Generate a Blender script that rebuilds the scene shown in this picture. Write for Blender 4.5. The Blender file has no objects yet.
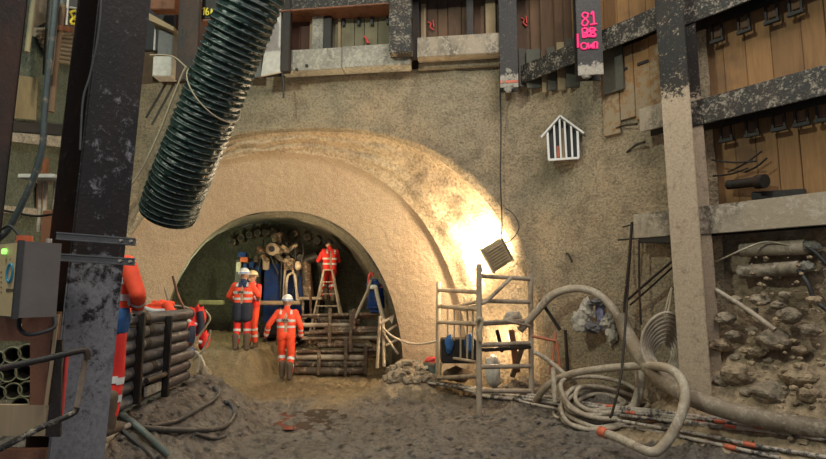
import bpy, bmesh, math, random
from mathutils import Vector as V, Matrix, noise
from mathutils.bvhtree import BVHTree
random.seed(7)
D=bpy.data; SC=bpy.context.scene; COL=SC.collection
PI=math.pi
# ---------- camera ----------
F=520.0; CH=1.9; TP=math.atan(60.5/F); CP,SP=math.cos(TP),math.sin(TP)
cam=D.objects.new('camera',D.cameras.new('camera')); COL.objects.link(cam); SC.camera=cam
cam.location=(0,0,CH); cam.rotation_euler=(PI/2+TP,0,0)
cam.data.sensor_width=36; cam.data.lens=36*F/826; cam.data.clip_start=.05; cam.data.clip_end=100
O=V((0,0,CH))
def ray(px,py):
    a=(px-413)/F; b=(229.5-py)/F
    return V((a,CP-b*SP,SP+b*CP))
def P(px,py,Y):
    d=ray(px,py); return O+d*(Y/d.y)
def PZ(px,py,z):
    d=ray(px,py); return O+d*((z-CH)/d.z)
def lerp(a,b,t): return a+(b-a)*t
def sst(a,b,x):
    t=max(0,min(1,(x-a)/(b-a))); return t*t*(3-2*t)
# wall planes: A = portal wall, B = right wall
PB=V((2.2,9.0,0)); DA=V((-7.7,1,0)).normalized(); NA=V((-1,-7.7,0)).normalized()
DB=V((.77,-1,0)).normalized(); NB=V((-1,-.77,0)).normalized()
def RP(px,py,off=0,n=NB):
    d=ray(px,py); p=PB+n*off
    return O+d*((p-O).dot(n)/d.dot(n))
def wallY(X):
    a=9.0+(2.2-X)/7.7; b=9.0-(X-2.2)/.77; k=.22
    m=min(a,b); return m-k*math.log(math.exp(-(a-m)/k)+math.exp(-(b-m)/k))
def fbm(p,s,o=4):
    return noise.fractal(V(p)*s,1.0,2.0,o)
# ---------- ground ----------
def gh(x,y,detail=True):
    h=0.0
    bank=.66*sst(-1.95,-2.9,x)*sst(2.8,3.6,y)*(1-sst(7.6,9.0,y))
    h+=bank
    if y>10: h+=.60*sst(10.4,11.2,y)*sst(-3.0,-3.4,x)+.35*sst(12.3,13.3,y)*(1-sst(-3.0,-3.4,x))+.15*sst(13,14,y)
    dB=(V((x,y,0))-PB).dot(NB); sB=(V((x,y,0))-PB).dot(DB)
    if sB>-.3:
        t=1-sst(-.1,1.7,dB)
        h+=t*t*(.18+1.05*sst(1.6,3.0,sB))
    h+=.62*math.exp(-(((x+.10)/.50)**2+((y-9.75)/.5)**2))
    h+=.30*math.exp(-(((x-.75)/.5)**2+((y-10.0)/.4)**2))
    h+=.30*math.exp(-(((x-1.6)/.6)**2+((y-9.0)/.4)**2))
    h+=.25*math.exp(-(((x+3.5)/.5)**2+((y-8.9)/.7)**2))
    h+=.36*math.exp(-(((x+2.62)/.3)**2+((y-4.3)/.3)**2))
    h+=.30*math.exp(-(((x-2.6)/.5)**2+((y-7.6)/.38)**2))
    # puddle hollow
    q=((x+1.75)/1.1)**2+((y-8.2)/.8)**2
    if q<2.2: h-=.05*(1-sst(.5,2.2,q))
    if detail:
        dist=max(0,1-abs(y-6)/9)
        h+=.03*fbm((x,y,0),.9)+.03*fbm((x,y,3),3.2)+.046*fbm((x,y*1.2,7),7,4)
        h+=.05*max(0,noise.noise(V((x,y,5))*6))+.03*max(0,noise.noise(V((x,y,9))*13))
    return h
def G(px,py,dz=0):
    d=ray(px,py); t=3.0
    for i in range(1500):
        p=O+d*t
        if p.z<=gh(p.x,p.y)+dz: break
        t+=.012
    return p
# ---------- materials ----------
class NT:
    def __init__(s,name):
        m=D.materials.new(name); m.use_nodes=True; s.m=m; s.t=m.node_tree; s.n=s.t.nodes
        s.b=s.n['Principled BSDF']; s.tc=s.n.new('ShaderNodeTexCoord').outputs['Object']
        s.geo=s.n.new('ShaderNodeNewGeometry').outputs['Position']
    def noise(s,sc,det=6,rough=.6,co=None,dist=0):
        n=s.n.new('ShaderNodeTexNoise'); n.inputs['Scale'].default_value=sc; n.inputs['Detail'].default_value=det
        n.inputs['Roughness'].default_value=rough; n.inputs['Distortion'].default_value=dist
        s.t.links.new(co or s.geo,n.inputs['Vector']); return n.outputs['Fac']
    def vor(s,sc,co=None):
        n=s.n.new('ShaderNodeTexVoronoi'); n.inputs['Scale'].default_value=sc
        s.t.links.new(co or s.geo,n.inputs['Vector']); return n.outputs['Distance']
    def stretch(s,v,co=None):
        n=s.n.new('ShaderNodeMapping'); n.inputs['Scale'].default_value=v
        s.t.links.new(co or s.geo,n.inputs['Vector']); return n.outputs['Vector']
    def ramp(s,x,stops):
        n=s.n.new('ShaderNodeValToRGB'); e=n.color_ramp.elements
        while len(e)<len(stops): e.new(.5)
        for i,(p,c) in enumerate(stops):
            e[i].position=p; e[i].color=(c if len(c)==4 else (*c,1)) if hasattr(c,'__len__') else (c,c,c,1)
        s.t.links.new(x,n.inputs['Fac']); return n.outputs['Color']
    def mix(s,f,a,b,mode='MIX'):
        n=s.n.new('ShaderNodeMixRGB'); n.blend_type=mode
        for k,v in ((0,f),(1,a),(2,b)):
            if hasattr(v,'is_output'): s.t.links.new(v,n.inputs[k])
            else: n.inputs[k].default_value=v if k==0 else (*v,1)
        return n.outputs[0]
    def math(s,op,a,b=0):
        n=s.n.new('ShaderNodeMath'); n.operation=op
        for k,v in ((0,a),(1,b)):
            if hasattr(v,'is_output'): s.t.links.new(v,n.inputs[k])
            else: n.inputs[k].default_value=v
        return n.outputs[0]
    def bump(s,h,st=.5,dist=.02,prev=None):
        n=s.n.new('ShaderNodeBump'); n.inputs['Strength'].default_value=st; n.inputs['Distance'].default_value=dist
        s.t.links.new(h,n.inputs['Height'])
        if prev: s.t.links.new(prev,n.inputs['Normal'])
        s.t.links.new(n.outputs[0],s.b.inputs['Normal']); return n.outputs[0]
    def col(s,c): s.set('Base Color',c)
    def set(s,k,v):
        if hasattr(v,'is_output'): s.t.links.new(v,s.b.inputs[k])
        else: s.b.inputs[k].default_value=(*v,1) if isinstance(v,tuple) and len(v)==3 else v
M={}
def plain(name,c,rough=.6,metal=0,var=.25,sc=14,bump=.3,mud=0,mudc=(.20,.15,.10),emit=0):
    n=NT(name); f=n.noise(sc)
    c2=tuple(x*(1-var) for x in c)
    cc=n.mix(n.ramp(f,[(.35,0),(.65,1)]),c2,c)
    if mud:
        g=n.noise(sc*.45,8,.7); cc=n.mix(n.ramp(g,[(.62-mud*.3,0),(.70-mud*.25,1)]),cc,mudc)
    n.col(cc); n.set('Roughness',rough); n.set('Metallic',metal)
    if bump: n.bump(n.noise(sc*3),bump,.006)
    if emit: n.set('Emission Color',c); n.set('Emission Strength',emit)
    M[name]=n.m; return n.m
# shotcrete: rough sprayed concrete
def shot(name,c1,c2,stain,gr=30,bs=.9,st=.5):
    n=NT(name)
    big=n.noise(.55,5,.6); med=n.noise(3.2,6,.65); fine=n.noise(gr,4,.7)
    c=n.mix(n.ramp(big,[(.35,0),(.65,1)]),c1,c2)
    c=n.mix(n.math('MULTIPLY',n.ramp(med,[(.45,0),(.72,1)]),st),c,stain)
    c=n.mix(.7,c,n.ramp(fine,[(.34,.30),(.58,1.)]),'MULTIPLY')
    n.col(c); n.set('Roughness',.85)
    b=n.bump(n.noise(7,5,.6),.5,.06); b=n.bump(fine,bs,.055,b)
    n.bump(n.vor(gr*.8),bs*.5,.015,b)
    M[name]=n.m
shot('shotcrete',(.48,.36,.225),(.33,.285,.195),(.17,.135,.09),26,.9,.65)
shot('recess',(.55,.44,.29),(.50,.38,.25),(.30,.20,.12),20,.7,.4)
shot('lining',(.55,.42,.28),(.50,.37,.25),(.42,.30,.19),60,.18,.35)
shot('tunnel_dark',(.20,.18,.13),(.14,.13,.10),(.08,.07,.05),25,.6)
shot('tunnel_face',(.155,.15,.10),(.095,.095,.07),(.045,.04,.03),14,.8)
shot('left_shotcrete',(.15,.18,.13),(.11,.135,.10),(.06,.06,.045),26)
shot('earth',(.42,.32,.20),(.34,.25,.155),(.20,.145,.09),11,1,.7)
shot('rock',(.42,.34,.24),(.24,.19,.13),(.15,.11,.07),18,.6)
shot('block_concrete',(.38,.36,.30),(.31,.29,.24),(.10,.085,.065),22,.5,.7)
def mud():
    n=NT('mud'); a=n.noise(1.1,6,.6); b=n.noise(8,8,.7); f=n.noise(45,4,.7)
    c=n.mix(n.ramp(a,[(.38,0),(.62,1)]),(.20,.17,.14),(.27,.23,.19))
    c=n.mix(n.ramp(b,[(.48,0),(.62,1)]),c,(.075,.062,.05))
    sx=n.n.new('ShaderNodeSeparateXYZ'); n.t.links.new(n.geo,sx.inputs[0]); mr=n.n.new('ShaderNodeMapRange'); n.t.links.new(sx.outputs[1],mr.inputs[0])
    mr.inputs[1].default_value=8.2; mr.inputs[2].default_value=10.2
    sand_and_glow=n.ramp(n.math('ADD',mr.outputs[0],n.math('MULTIPLY',n.math('SUBTRACT',a,.5),1.6)),[(.35,0),(.75,1)])  # yellow sand towards the tunnel mouth, with floodlight warmth put into the colour
    c=n.mix(n.math('MULTIPLY',sand_and_glow,.8),c,(.36,.265,.135))
    c=n.mix(.5,c,n.ramp(f,[(.3,.45),(.65,1.)]),'MULTIPLY')
    n.col(c); n.set('Roughness',n.ramp(n.noise(2.2,6,.6),[(.4,.28),(.62,.75)]))
    x=n.bump(b,1.0,.10); x=n.bump(n.vor(16),.6,.04,x); n.bump(f,.8,.03,x); M['mud']=n.m
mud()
def steel(name,base,spk,amt=.55,rust=(.12,.05,.025),rf=.5,zs=None,rough=.5,fs=1):
    # dirty steel, mud-splattered: zs=(z0,z1,dir) concrete splash coverage grows below/above a height
    n=NT(name); r=n.noise(2.5,6,.65,n.stretch((1,1,.5))); s=n.noise(16*fs,8,.75); g=n.noise(3*fs,6,.7)
    c=n.mix(n.math('MULTIPLY',n.ramp(r,[(.48,0),(.62,1)]),rf),base,rust)
    k=n.math('ADD',n.math('MULTIPLY',s,.6),n.math('MULTIPLY',g,.4))
    if zs:
        sx=n.n.new('ShaderNodeSeparateXYZ'); n.t.links.new(n.geo,sx.inputs[0])
        mr=n.n.new('ShaderNodeMapRange'); n.t.links.new(sx.outputs[2],mr.inputs[0])
        mr.inputs[1].default_value=zs[0]; mr.inputs[2].default_value=zs[1]; mr.inputs[3].default_value=0; mr.inputs[4].default_value=zs[2]
        k=n.math('ADD',k,mr.outputs[0])
    m=n.ramp(k,[(amt-.02,0),(amt+.05,1)])
    f2=n.noise(38,5,.75); f3=n.noise(7,6,.7)
    sp=n.mix(.8,spk,n.ramp(f2,[(.34,.6),(.58,1.)]),'MULTIPLY'); sp=n.mix(n.ramp(f3,[(.56,0),(.70,.75)]),sp,tuple(x*.35 for x in spk))
    c=n.mix(m,c,sp); c=n.mix(n.math('MULTIPLY',n.ramp(f2,[(.60,0),(.68,1)]),.35),c,spk); n.col(c)
    n.set('Specular IOR Level',.3)
    n.set('Roughness',n.mix(m,(rough,)*3,(.85,)*3))
    n.bump(k,.6,.02); M[name]=n.m
steel('column_steel',(.011,.010,.011),(.20,.20,.215),.585,rust=(.035,.018,.012),rf=.3,zs=(2.4,1.5,.20),rough=.6)
steel('pipe_muddy',(.21,.165,.115),(.34,.285,.21),.52,rust=(.12,.09,.06),rf=.8,rough=.6)
steel('column_web',(.022,.016,.013),(.09,.065,.05),.61,rust=(.06,.025,.014),rf=.8)
steel('dark_steel',(.018,.016,.014),(.13,.11,.085),.60,rust=(.05,.025,.015),rf=.45)
steel('splashed_steel',(.020,.018,.016),(.30,.26,.20),.53,rust=(.05,.028,.018),rf=.35,fs=2)
steel('concreted_steel',(.016,.015,.014),(.44,.345,.245),.575,rust=(.04,.022,.015),rf=.3,zs=(4.6,4.0,.30),fs=1.6)
steel('low_splash_steel',(.014,.013,.013),(.36,.32,.27),.61,rust=(.03,.016,.012),rf=.3,zs=(5.72,5.45,.25))
steel('low_splash_pink',(.014,.013,.013),(.36,.32,.27),.62,rust=(.03,.016,.012),rf=.3,zs=(5.38,5.16,.25))
steel('waler_concrete',(.30,.245,.175),(.42,.36,.28),.52,rust=(.05,.04,.03),rf=.75)
steel('waler_white',(.24,.22,.18),(.42,.39,.32),.50,rust=(.05,.045,.04),rf=.5)
steel('rust_plate',(.20,.085,.045),(.22,.17,.11),.60,rust=(.06,.025,.015),rf=.8)
steel('frame_steel',(.34,.28,.21),(.46,.38,.28),.55,rust=(.13,.08,.05),rf=.7)
steel('rod_steel',(.045,.045,.045),(.46,.40,.33),.46,rf=.2)
steel('pipe_steel',(.050,.050,.055),(.21,.21,.215),.53,rf=.15,rough=.35)
steel('hose_grey',(.33,.27,.20),(.46,.40,.31),.50,rust=(.16,.11,.075),rf=.6,rough=.6)
steel('rig_muddy',(.05,.04,.03),(.36,.27,.17),.52,rf=.7)
steel('rig_blue',(.008,.035,.15),(.05,.045,.04),.56,rust=(.01,.02,.06),rf=.5,rough=.35)
steel('cage_steel',(.08,.058,.04),(.40,.31,.21),.54,rf=.7)
steel('duct_skin',(.010,.026,.022),(.05,.095,.08),.58,rust=(.006,.012,.011),rf=.6,rough=.22)
steel('duct_wire',(.10,.12,.115),(.28,.32,.30),.55,rust=(.03,.05,.045),rf=.5,rough=.3)
def timber(name,c1,c2,dark=(.06,.04,.025),spl=None,amt=.6,zs=None):
    n=NT(name); co=n.stretch((9,9,.7)); g=n.noise(2.2,8,.65,co,1.2); big=n.noise(1.6,4,.6)
    c=n.mix(n.ramp(g,[(.3,0),(.7,1)]),c1,c2)
    c=n.mix(n.ramp(big,[(.5,0),(.72,.75)]),c,dark)
    # separate planks vary in tone
    oi=n.n.new('ShaderNodeAttribute'); oi.attribute_name='tone'
    c=n.mix(.75,c,oi.outputs['Color'],'MULTIPLY')
    if spl:
        k=n.noise(9,8,.75)
        if zs:
            sx=n.n.new('ShaderNodeSeparateXYZ'); n.t.links.new(n.geo,sx.inputs[0])
            mr=n.n.new('ShaderNodeMapRange'); n.t.links.new(sx.outputs[2],mr.inputs[0])
            mr.inputs[1].default_value=zs[0]; mr.inputs[2].default_value=zs[1]; mr.inputs[3].default_value=0; mr.inputs[4].default_value=zs[2]
            k=n.math('ADD',k,mr.outputs[0])
        c=n.mix(n.ramp(k,[(amt,0),(amt+.08,1)]),c,spl)
    n.col(c); n.set('Roughness',.8); n.bump(g,.4,.01); M[name]=n.m
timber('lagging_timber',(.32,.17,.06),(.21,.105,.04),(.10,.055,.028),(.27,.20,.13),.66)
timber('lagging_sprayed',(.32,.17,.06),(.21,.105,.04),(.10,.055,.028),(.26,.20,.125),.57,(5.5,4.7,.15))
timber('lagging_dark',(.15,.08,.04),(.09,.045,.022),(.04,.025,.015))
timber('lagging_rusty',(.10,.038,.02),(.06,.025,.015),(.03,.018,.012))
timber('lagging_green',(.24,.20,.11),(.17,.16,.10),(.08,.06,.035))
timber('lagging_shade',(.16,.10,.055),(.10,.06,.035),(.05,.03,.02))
timber('timber_pale',(.34,.25,.14),(.27,.2,.12),(.16,.11,.06))
plain('hivis_orange',(.95,.085,.028),.75,var=.2,sc=8,mud=.12,mudc=(.5,.07,.03))
plain('hivis_red',(.85,.035,.025),.75,var=.3,sc=8)
plain('tape',(.62,.62,.60),.35,var=.15)
plain('skin',(.45,.25,.17),.6,var=.1)
plain('dark_cloth',(.02,.025,.045),.8)
plain('navy_cloth',(.015,.03,.09),.8)
plain('board_yellow',(.22,.21,.10),.6)
plain('blue_cloth',(.02,.10,.28),.8)
plain('boot_mud',(.12,.085,.055),.8)
plain('white_plastic',(.75,.75,.72),.35,mud=.1,var=.1)
plain('cream_plastic',(.62,.47,.26),.4)
plain('blue_plastic',(.02,.15,.55),.4)
plain('black_rubber',(.02,.02,.02),.6)
plain('hose_green',(.09,.115,.10),.45,mud=.25)
plain('hose_dark',(.05,.05,.052),.45,mud=.25,mudc=(.13,.11,.09))
plain('rope',(.42,.35,.24),.8,sc=60)
plain('rope_pale',(.50,.44,.34),.8,sc=30)
plain('tape_orange',(.60,.14,.07),.6,var=.35)
plain('pink_paint',(.95,.015,.20),.6,var=.05,bump=0)
plain('yellow_paint',(.75,.62,.06),.6,var=.1,bump=0)
plain('red_paint',(.65,.06,.05),.6)
plain('box_tan',(.48,.36,.19),.55,var=.15,sc=6)
plain('box_grey',(.12,.105,.095),.6,var=.2,sc=5)
plain('box_edge',(.035,.035,.035),.6)
plain('logo_blue',(.02,.20,.30),.5,var=.1,bump=0)
plain('print_dark',(.10,.075,.05),.6,bump=0)
plain('green_led',(.25,.9,.12),.4,emit=2.2,bump=0)
plain('rig_light',(.30,.28,.2),.5)
plain('lamp_orange',(.55,.12,.04),.35)
plain('clamp_steel',(.10,.105,.11),.5)
plain('galv',(.45,.41,.34),.45,.4,mud=.15)
plain('lamp_body',(.42,.33,.20),.5)
plain('sign_white',(.72,.70,.66),.5,var=.1)
plain('sign_dark',(.025,.025,.028),.6)
plain('orange_steel',(.45,.13,.06),.6,mud=.3)
plain('bin_green',(.11,.14,.11),.6,mud=.3)
plain('rag',(.40,.36,.29),.9)
plain('rag_dark',(.12,.11,.11),.9)
plain('rag_blue',(.17,.17,.26),.9)
plain('sheet_green',(.075,.07,.05),.7)
plain('corrugated',(.22,.18,.125),.6,mud=.2)
plain('pale_panel',(.55,.53,.47),.7)
plain('panel_grey',(.16,.16,.155),.7)
plain('bench_blue',(.035,.05,.052),.6,mud=.2)
n=NT('water'); n.col((.06,.047,.035)); n.set('Roughness',.16); n.bump(n.noise(9,3,.5),.25,.01); M['water']=n.m
n=NT('lens'); n.col((.9,.8,.6)); n.set('Emission Color',(1,.75,.42)); n.set('Emission Strength',9); M['lens']=n.m
# ---------- mesh collector ----------
WL={}
class MB:
    def __init__(s): s.v=[]; s.f=[]; s.mi=[]; s.sm=[]; s.tone=[]; s.cur=0; s.smooth=False; s.t=1.0
    def add(s,vs,fs):
        k=len(s.v); s.v+=[V(v) for v in vs]
        for f in fs: s.f.append([i+k for i in f]); s.mi.append(s.cur); s.sm.append(s.smooth); s.tone.append(s.t)
        return s
    def box(s,c,size,M3=None,bev=0):
        c=V(c); hx,hy,hz=[x/2 for x in size]; R=M3 or Matrix.Identity(3)
        if bev:
            b=min(bev,hx*.45,hy*.45,hz*.45)
            bm=bmesh.new(); bmesh.ops.create_cube(bm,size=2)
            for v in bm.verts: v.co=V((v.co.x*hx,v.co.y*hy,v.co.z*hz))
            bmesh.ops.bevel(bm,geom=bm.edges[:],offset=b,segments=2,affect='EDGES')
            bm.verts.ensure_lookup_table(); bm.verts.index_update()
            s.add([c+R@v.co for v in bm.verts],[[v.index for v in f.verts] for f in bm.faces]); bm.free(); return s
        vs=[c+R@V((x*hx,y*hy,z*hz)) for z in (-1,1) for y in (-1,1) for x in (-1,1)]
        return s.add(vs,[(0,2,3,1),(4,5,7,6),(0,1,5,4),(2,6,7,3),(0,4,6,2),(1,3,7,5)])
    def bar(s,a,b,w,h,up=(0,0,1),bev=0):
        a=V(a);b=V(b);z=(b-a); L=z.length; z.normalize(); x=V(up).cross(z)
        if x.length<1e-4: x=V((1,0,0)).cross(z)
        x.normalize(); y=z.cross(x); R=Matrix((x,y,z)).transposed()
        return s.box((a+b)/2,(w,h,L),R,bev)
    def tube(s,pts,r,n=10,sub=0,cap=True,closed=False):
        pts=[V(p) for p in pts]
        if sub: pts=catmull(pts,sub,closed)
        N=len(pts); sm=s.smooth; s.smooth=True
        rs=r if callable(r) else (lambda t:r)
        T=[]
        for i in range(N):
            a=pts[(i-1)%N] if (closed or i>0) else pts[0]; b=pts[(i+1)%N] if (closed or i<N-1) else pts[-1]
            d=b-a; T.append(d.normalized() if d.length>1e-9 else V((0,0,1)))
        u=T[0].orthogonal().normalized(); vs=[]
        for i in range(N):
            u=(u-T[i]*u.dot(T[i])).normalized(); w=T[i].cross(u); R=rs(i/max(1,N-1))
            for k in range(n):
                a=2*PI*k/n; vs.append(pts[i]+(u*math.cos(a)+w*math.sin(a))*R)
        fs=[]
        for i in range(N if closed else N-1):
            j=(i+1)%N
            for k in range(n): fs.append((i*n+k,i*n+(k+1)%n,j*n+(k+1)%n,j*n+k))
        s.add(vs,fs)
        if cap and not closed:
            s.smooth=False; s.add(vs[:n],[list(range(n))[::-1]]); s.add(vs[-n:],[list(range(n))])
        s.smooth=sm; return s
    def prism(s,poly,d):
        # poly: list of 3D points (planar), extruded by vector d
        n=len(poly); d=V(d); vs=[V(p) for p in poly]+[V(p)+d for p in poly]
        return s.add(vs,[list(range(n))[::-1],[i+n for i in range(n)]]+[(i,(i+1)%n,(i+1)%n+n,i+n) for i in range(n)])
    def hbeam(s,a,b,w,d,up,tf=.03,tw=.02):
        # flanges normal to 'up'; w flange width, d depth along up
        a=V(a);b=V(b);z=(b-a).normalized(); y=(V(up)-z*V(up).dot(z)).normalized(); x=y.cross(z)
        for sg in (-1,1): s.bar(a+y*sg*(d/2-tf/2),b+y*sg*(d/2-tf/2),w,tf,y,.004) if False else s.box((a+b)/2+y*sg*(d/2-tf/2),(w,tf,(b-a).length),Matrix((x,y,z)).transposed(),.006)
        s.box((a+b)/2,(tw,d-2*tf+.002,(b-a).length),Matrix((x,y,z)).transposed()); return s
    def blob(s,c,r,seed=0,sc=(1,1,1),sub=2,amp=.35,fr=1.4):
        bm=bmesh.new(); bmesh.ops.create_icosphere(bm,subdivisions=sub,radius=1)
        bm.verts.index_update()
        vs=[]
        for v in bm.verts:
            q=v.co; k=1+amp*noise.noise(q*fr+V((seed*3.7,seed,0)))+amp*.3*noise.noise(q*4+V((seed,0,0)))
            vs.append(V(c)+V((q.x*sc[0],q.y*sc[1],q.z*sc[2]))*r*k)
        s.add(vs,[[v.index for v in f.verts] for f in bm.faces]); bm.free(); return s
    def build(s,name,mats,parent=None,label=None,origin=None,fix=True):
        me=D.meshes.new(name)
        lo=[min(v[i] for v in s.v) for i in range(3)]; hi=[max(v[i] for v in s.v) for i in range(3)]
        o0=V(origin) if origin is not None else V(((lo[0]+hi[0])/2,(lo[1]+hi[1])/2,lo[2]))
        me.from_pydata([v-o0 for v in s.v],[],s.f)
        for m in (mats if isinstance(mats,(list,tuple)) else [mats]): me.materials.append(M[m])
        me.polygons.foreach_set('material_index',s.mi); me.polygons.foreach_set('use_smooth',s.sm)
        if len(set(s.tone))>1 or s.tone[0]!=1.0 or True:
            ca=me.color_attributes.new('tone','FLOAT_COLOR','CORNER')
            arr=[]
            for p in me.polygons:
                t=s.tone[p.index]; arr+= [t,t,t,1]*p.loop_total
            ca.data.foreach_set('color',arr)
        if fix:
            bm=bmesh.new(); bm.from_mesh(me); bmesh.ops.recalc_face_normals(bm,faces=bm.faces); bm.to_mesh(me); bm.free()
        o=D.objects.new(name,me); COL.objects.link(o)
        if parent: o.parent=parent; o.location=o0-WL[parent.name]
        else: o.location=o0
        WL[o.name]=o0
        if label: o['label']=label
        return o
def catmull(p,sub,closed=False):
    out=[]; n=len(p)
    for i in range(n if closed else n-1):
        a=p[(i-1)%n] if closed or i>0 else p[0]*2-p[1]; b=p[i]; c=p[(i+1)%n]; d=p[(i+2)%n] if closed or i<n-2 else p[-1]*2-p[-2]
        for k in range(sub):
            t=k/sub; out.append(.5*((2*b)+(c-a)*t+(2*a-5*b+4*c-d)*t*t+(3*b-a-3*c+d)*t**3))
    if not closed: out.append(p[-1])
    return out
def thing(name,label,cat,loc,group=None):
    o=D.objects.new(name,None); COL.objects.link(o); o.location=loc; o.empty_display_size=.1
    o['label']=label; o['category']=cat
    if group: o['group']=group
    WL[o.name]=V(loc); return o
def tag(o,label,cat,group=None,kind=None):
    o['label']=label; o['category']=cat
    if group: o['group']=group
    if kind: o['kind']=kind
    return o
def struct(o,label=None):
    o['kind']='structure'
    if label: o['label']=label
    return o
def grid_mesh(rows,closed=False):
    m=MB(); m.smooth=True; n=len(rows[0]); vs=[p for r in rows for p in r]; fs=[]
    for i in range(len(rows)-1):
        for j in range(n-1): fs.append((i*n+j,i*n+j+1,(i+1)*n+j+1,(i+1)*n+j))
    m.add(vs,fs); return m
# ================= SETTING =================
# ground
X0,X1,Y0,Y1=-7.0,6.4,1.4,15.2; nx,ny=330,330
rows=[[V((lerp(X0,X1,i/nx),y:=lerp(Y0,Y1,j/ny),gh(lerp(X0,X1,i/nx),y))) for i in range(nx+1)] for j in range(ny+1)]
gm=grid_mesh(rows)
for i,f in enumerate(gm.f):
    c=gm.v[f[0]]; q=V((c.x,c.y,0))-PB
    if (q.dot(DB)>1.7 and q.dot(NB)+.35*noise.noise(c*3)<.95) or ((c.x+.1)/.6)**2+((c.y-9.75)/.6)**2+.5*noise.noise(c*4)<1: gm.mi[i]=1
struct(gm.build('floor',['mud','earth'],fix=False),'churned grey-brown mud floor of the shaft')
# arches
def arch(cx,a,top,base,n,Y,N=120):
    out=[]
    for i in range(N+1):
        t=PI*i/N; c,s=math.cos(t),math.sin(t)
        x=cx+a*math.copysign(abs(c)**(2/n),c); y=base-(base-top)*max(0,s)**(2/n)
        if callable(Y):
            yy=9.0
            for _ in range(12): yy=Y(P(x,y,yy).x)
            out.append(P(x,y,yy))
        else: out.append(P(x,y,Y))
    return out
NR=120
R0=arch(312,230,130,408,2.45,wallY); R1=arch(282,188,153,398,2.25,10.0); R2=arch(281,123,211,392,2.3,10.7)
for R in (R0,R1,R2):   # sink base corners below ground
    R[0].z=min(R[0].z,-.1); R[-1].z=min(R[-1].z,-.1)
# front wall with opening
XL,XR,ZT=-6.9,3.98,5.98
def outer(i):
    # walk perimeter right-base -> top right -> top left -> left base
    per=[(XR,-.15),(XR,ZT),(XL,ZT),(XL,-.15)]
    ang=PI*i/NR
    p=R0[i]; cx,cz=-1.6,0
    d=(p.x-cx,p.z-cz+.001); L=math.hypot(*d); d=(d[0]/L,max(d[1]/L,0))
    ts=[]
    if d[0]>1e-6: ts.append((XR-cx)/d[0])
    if d[0]<-1e-6: ts.append((XL-cx)/d[0])
    if d[1]>1e-6: ts.append((ZT-cz)/d[1])
    t=min(ts); return (cx+d[0]*t,cz+d[1]*t)
def dis(p,a,s): return a*fbm(p,s,4)
NW=70
tg=[outer(i) for i in range(NR+1)]
# put exact corners in
for C in ((XR,ZT),(XL,ZT)):
    k=min(range(NR+1),key=lambda i:(tg[i][0]-C[0])**2+(tg[i][1]-C[1])**2); tg[k]=C
rows=[]
for j in range(NW+1):
    t=j/NW; row=[]
    for i in range(NR+1):
        x=lerp(R0[i].x,tg[i][0],t); z=lerp(R0[i].z,tg[i][1],t)
        if i in (0,NR): z=-.15
        y=wallY(x)
        w=sst(0,.08,t)
        y+=.045*fbm((x,0,z),1.1)*w+.022*fbm((x,5,z),5)*w+.012*noise.noise(V((x,2,z))*16)
        y+=.10*(1-sst(0,.06,t))**2   # rounded lip
        row.append(V((x,y,z)))
    rows.append(row)
front=rows
struct(grid_mesh(rows).build('wall_front','shotcrete'),'grey-beige sprayed concrete shaft wall around the tunnel mouth')
# recess: lip to R1
def loft(A,B,n,curve,amp,sc,skip=0):
    rows=[]
    for j in range(n+1):
        t=j/n; row=[]
        for i in range(NR+1):
            p=A[i].lerp(B[i],t); q=curve(t)
            p=A[i].lerp(B[i],t) ; p.y=lerp(A[i].y,B[i].y,q)
            d=amp*math.sin(PI*min(1,t*1.0))**.5 if amp else 0
            c=V((-1.6,p.y,0)); rad=(p-c).normalized()
            p+=rad*d*fbm(p,sc)
            row.append(p)
        rows.append(row)
    return rows
A0=front[0]
rec=loft(A0,R1,26,lambda t:t**.75,.07,1.6)
# sprayed ridges along the flare
for j,row in enumerate(rec):
    for i,p in enumerate(row):
        t=j/26
        if 0<j<26: p.y+=(.035*math.sin(t*15+3.5*noise.noise(p*.9))+.07*fbm(p,2.6))*math.sin(PI*t)
struct(grid_mesh(rec).build('wall_recess','recess'),'pale sprayed flare between shaft wall and lining')
ann=loft(R1,R2,16,lambda t:.12+.88*t if t>0 else .0,.012,2)
for i in range(NR+1): ann[0][i]=R1[i].copy()
struct(grid_mesh(ann).build('wall_portal','lining'),'smooth tan lining ring around the tunnel opening')
# tunnel
rows=[]
R3c=(283,100,229,352)
T0=[p.copy() for p in R2]; T1=arch(272,103,226,345,2.2,14.6)
for p in T1: p.z=max(p.z-.0,-.1)
for j in range(61):
    t=j/60; row=[]
    for i in range(NR+1):
        p=T0[i].lerp(T1[i],t); c=V((lerp(-2.7,-3.9,t),p.y,1.2)); rad=(p-c); rad.y=0; rad.normalize()
        y=p.y
        rib=0
        for k,ry in enumerate((10.85,11.2,11.6,12.05,12.6)):
            rib+=math.exp(-((y-ry)/.06)**2)
        p=p-rad*rib*.07+rad*(.10 if t>.03 else 0)+rad*.05*fbm(p,1.8)
        row.append(p)
    rows.append(row)
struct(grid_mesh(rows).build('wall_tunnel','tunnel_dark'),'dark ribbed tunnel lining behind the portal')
c=V((-3.9,14.6,-.1)); fr=[]
for j in range(21):
    t=j/20; fr.append([V((lerp(p.x,c.x,t),14.6+.28*fbm((p.x*(1-t),1,p.z*(1-t)),.9)*sst(0,.2,t)+.06*fbm((lerp(p.x,c.x,t),4,lerp(p.z,c.z,t)),4),lerp(p.z,c.z,t))) for p in rows[-1]])
struct(grid_mesh(fr).build('wall_face','tunnel_face'),'greenish rock face at the end of the tunnel')
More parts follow.
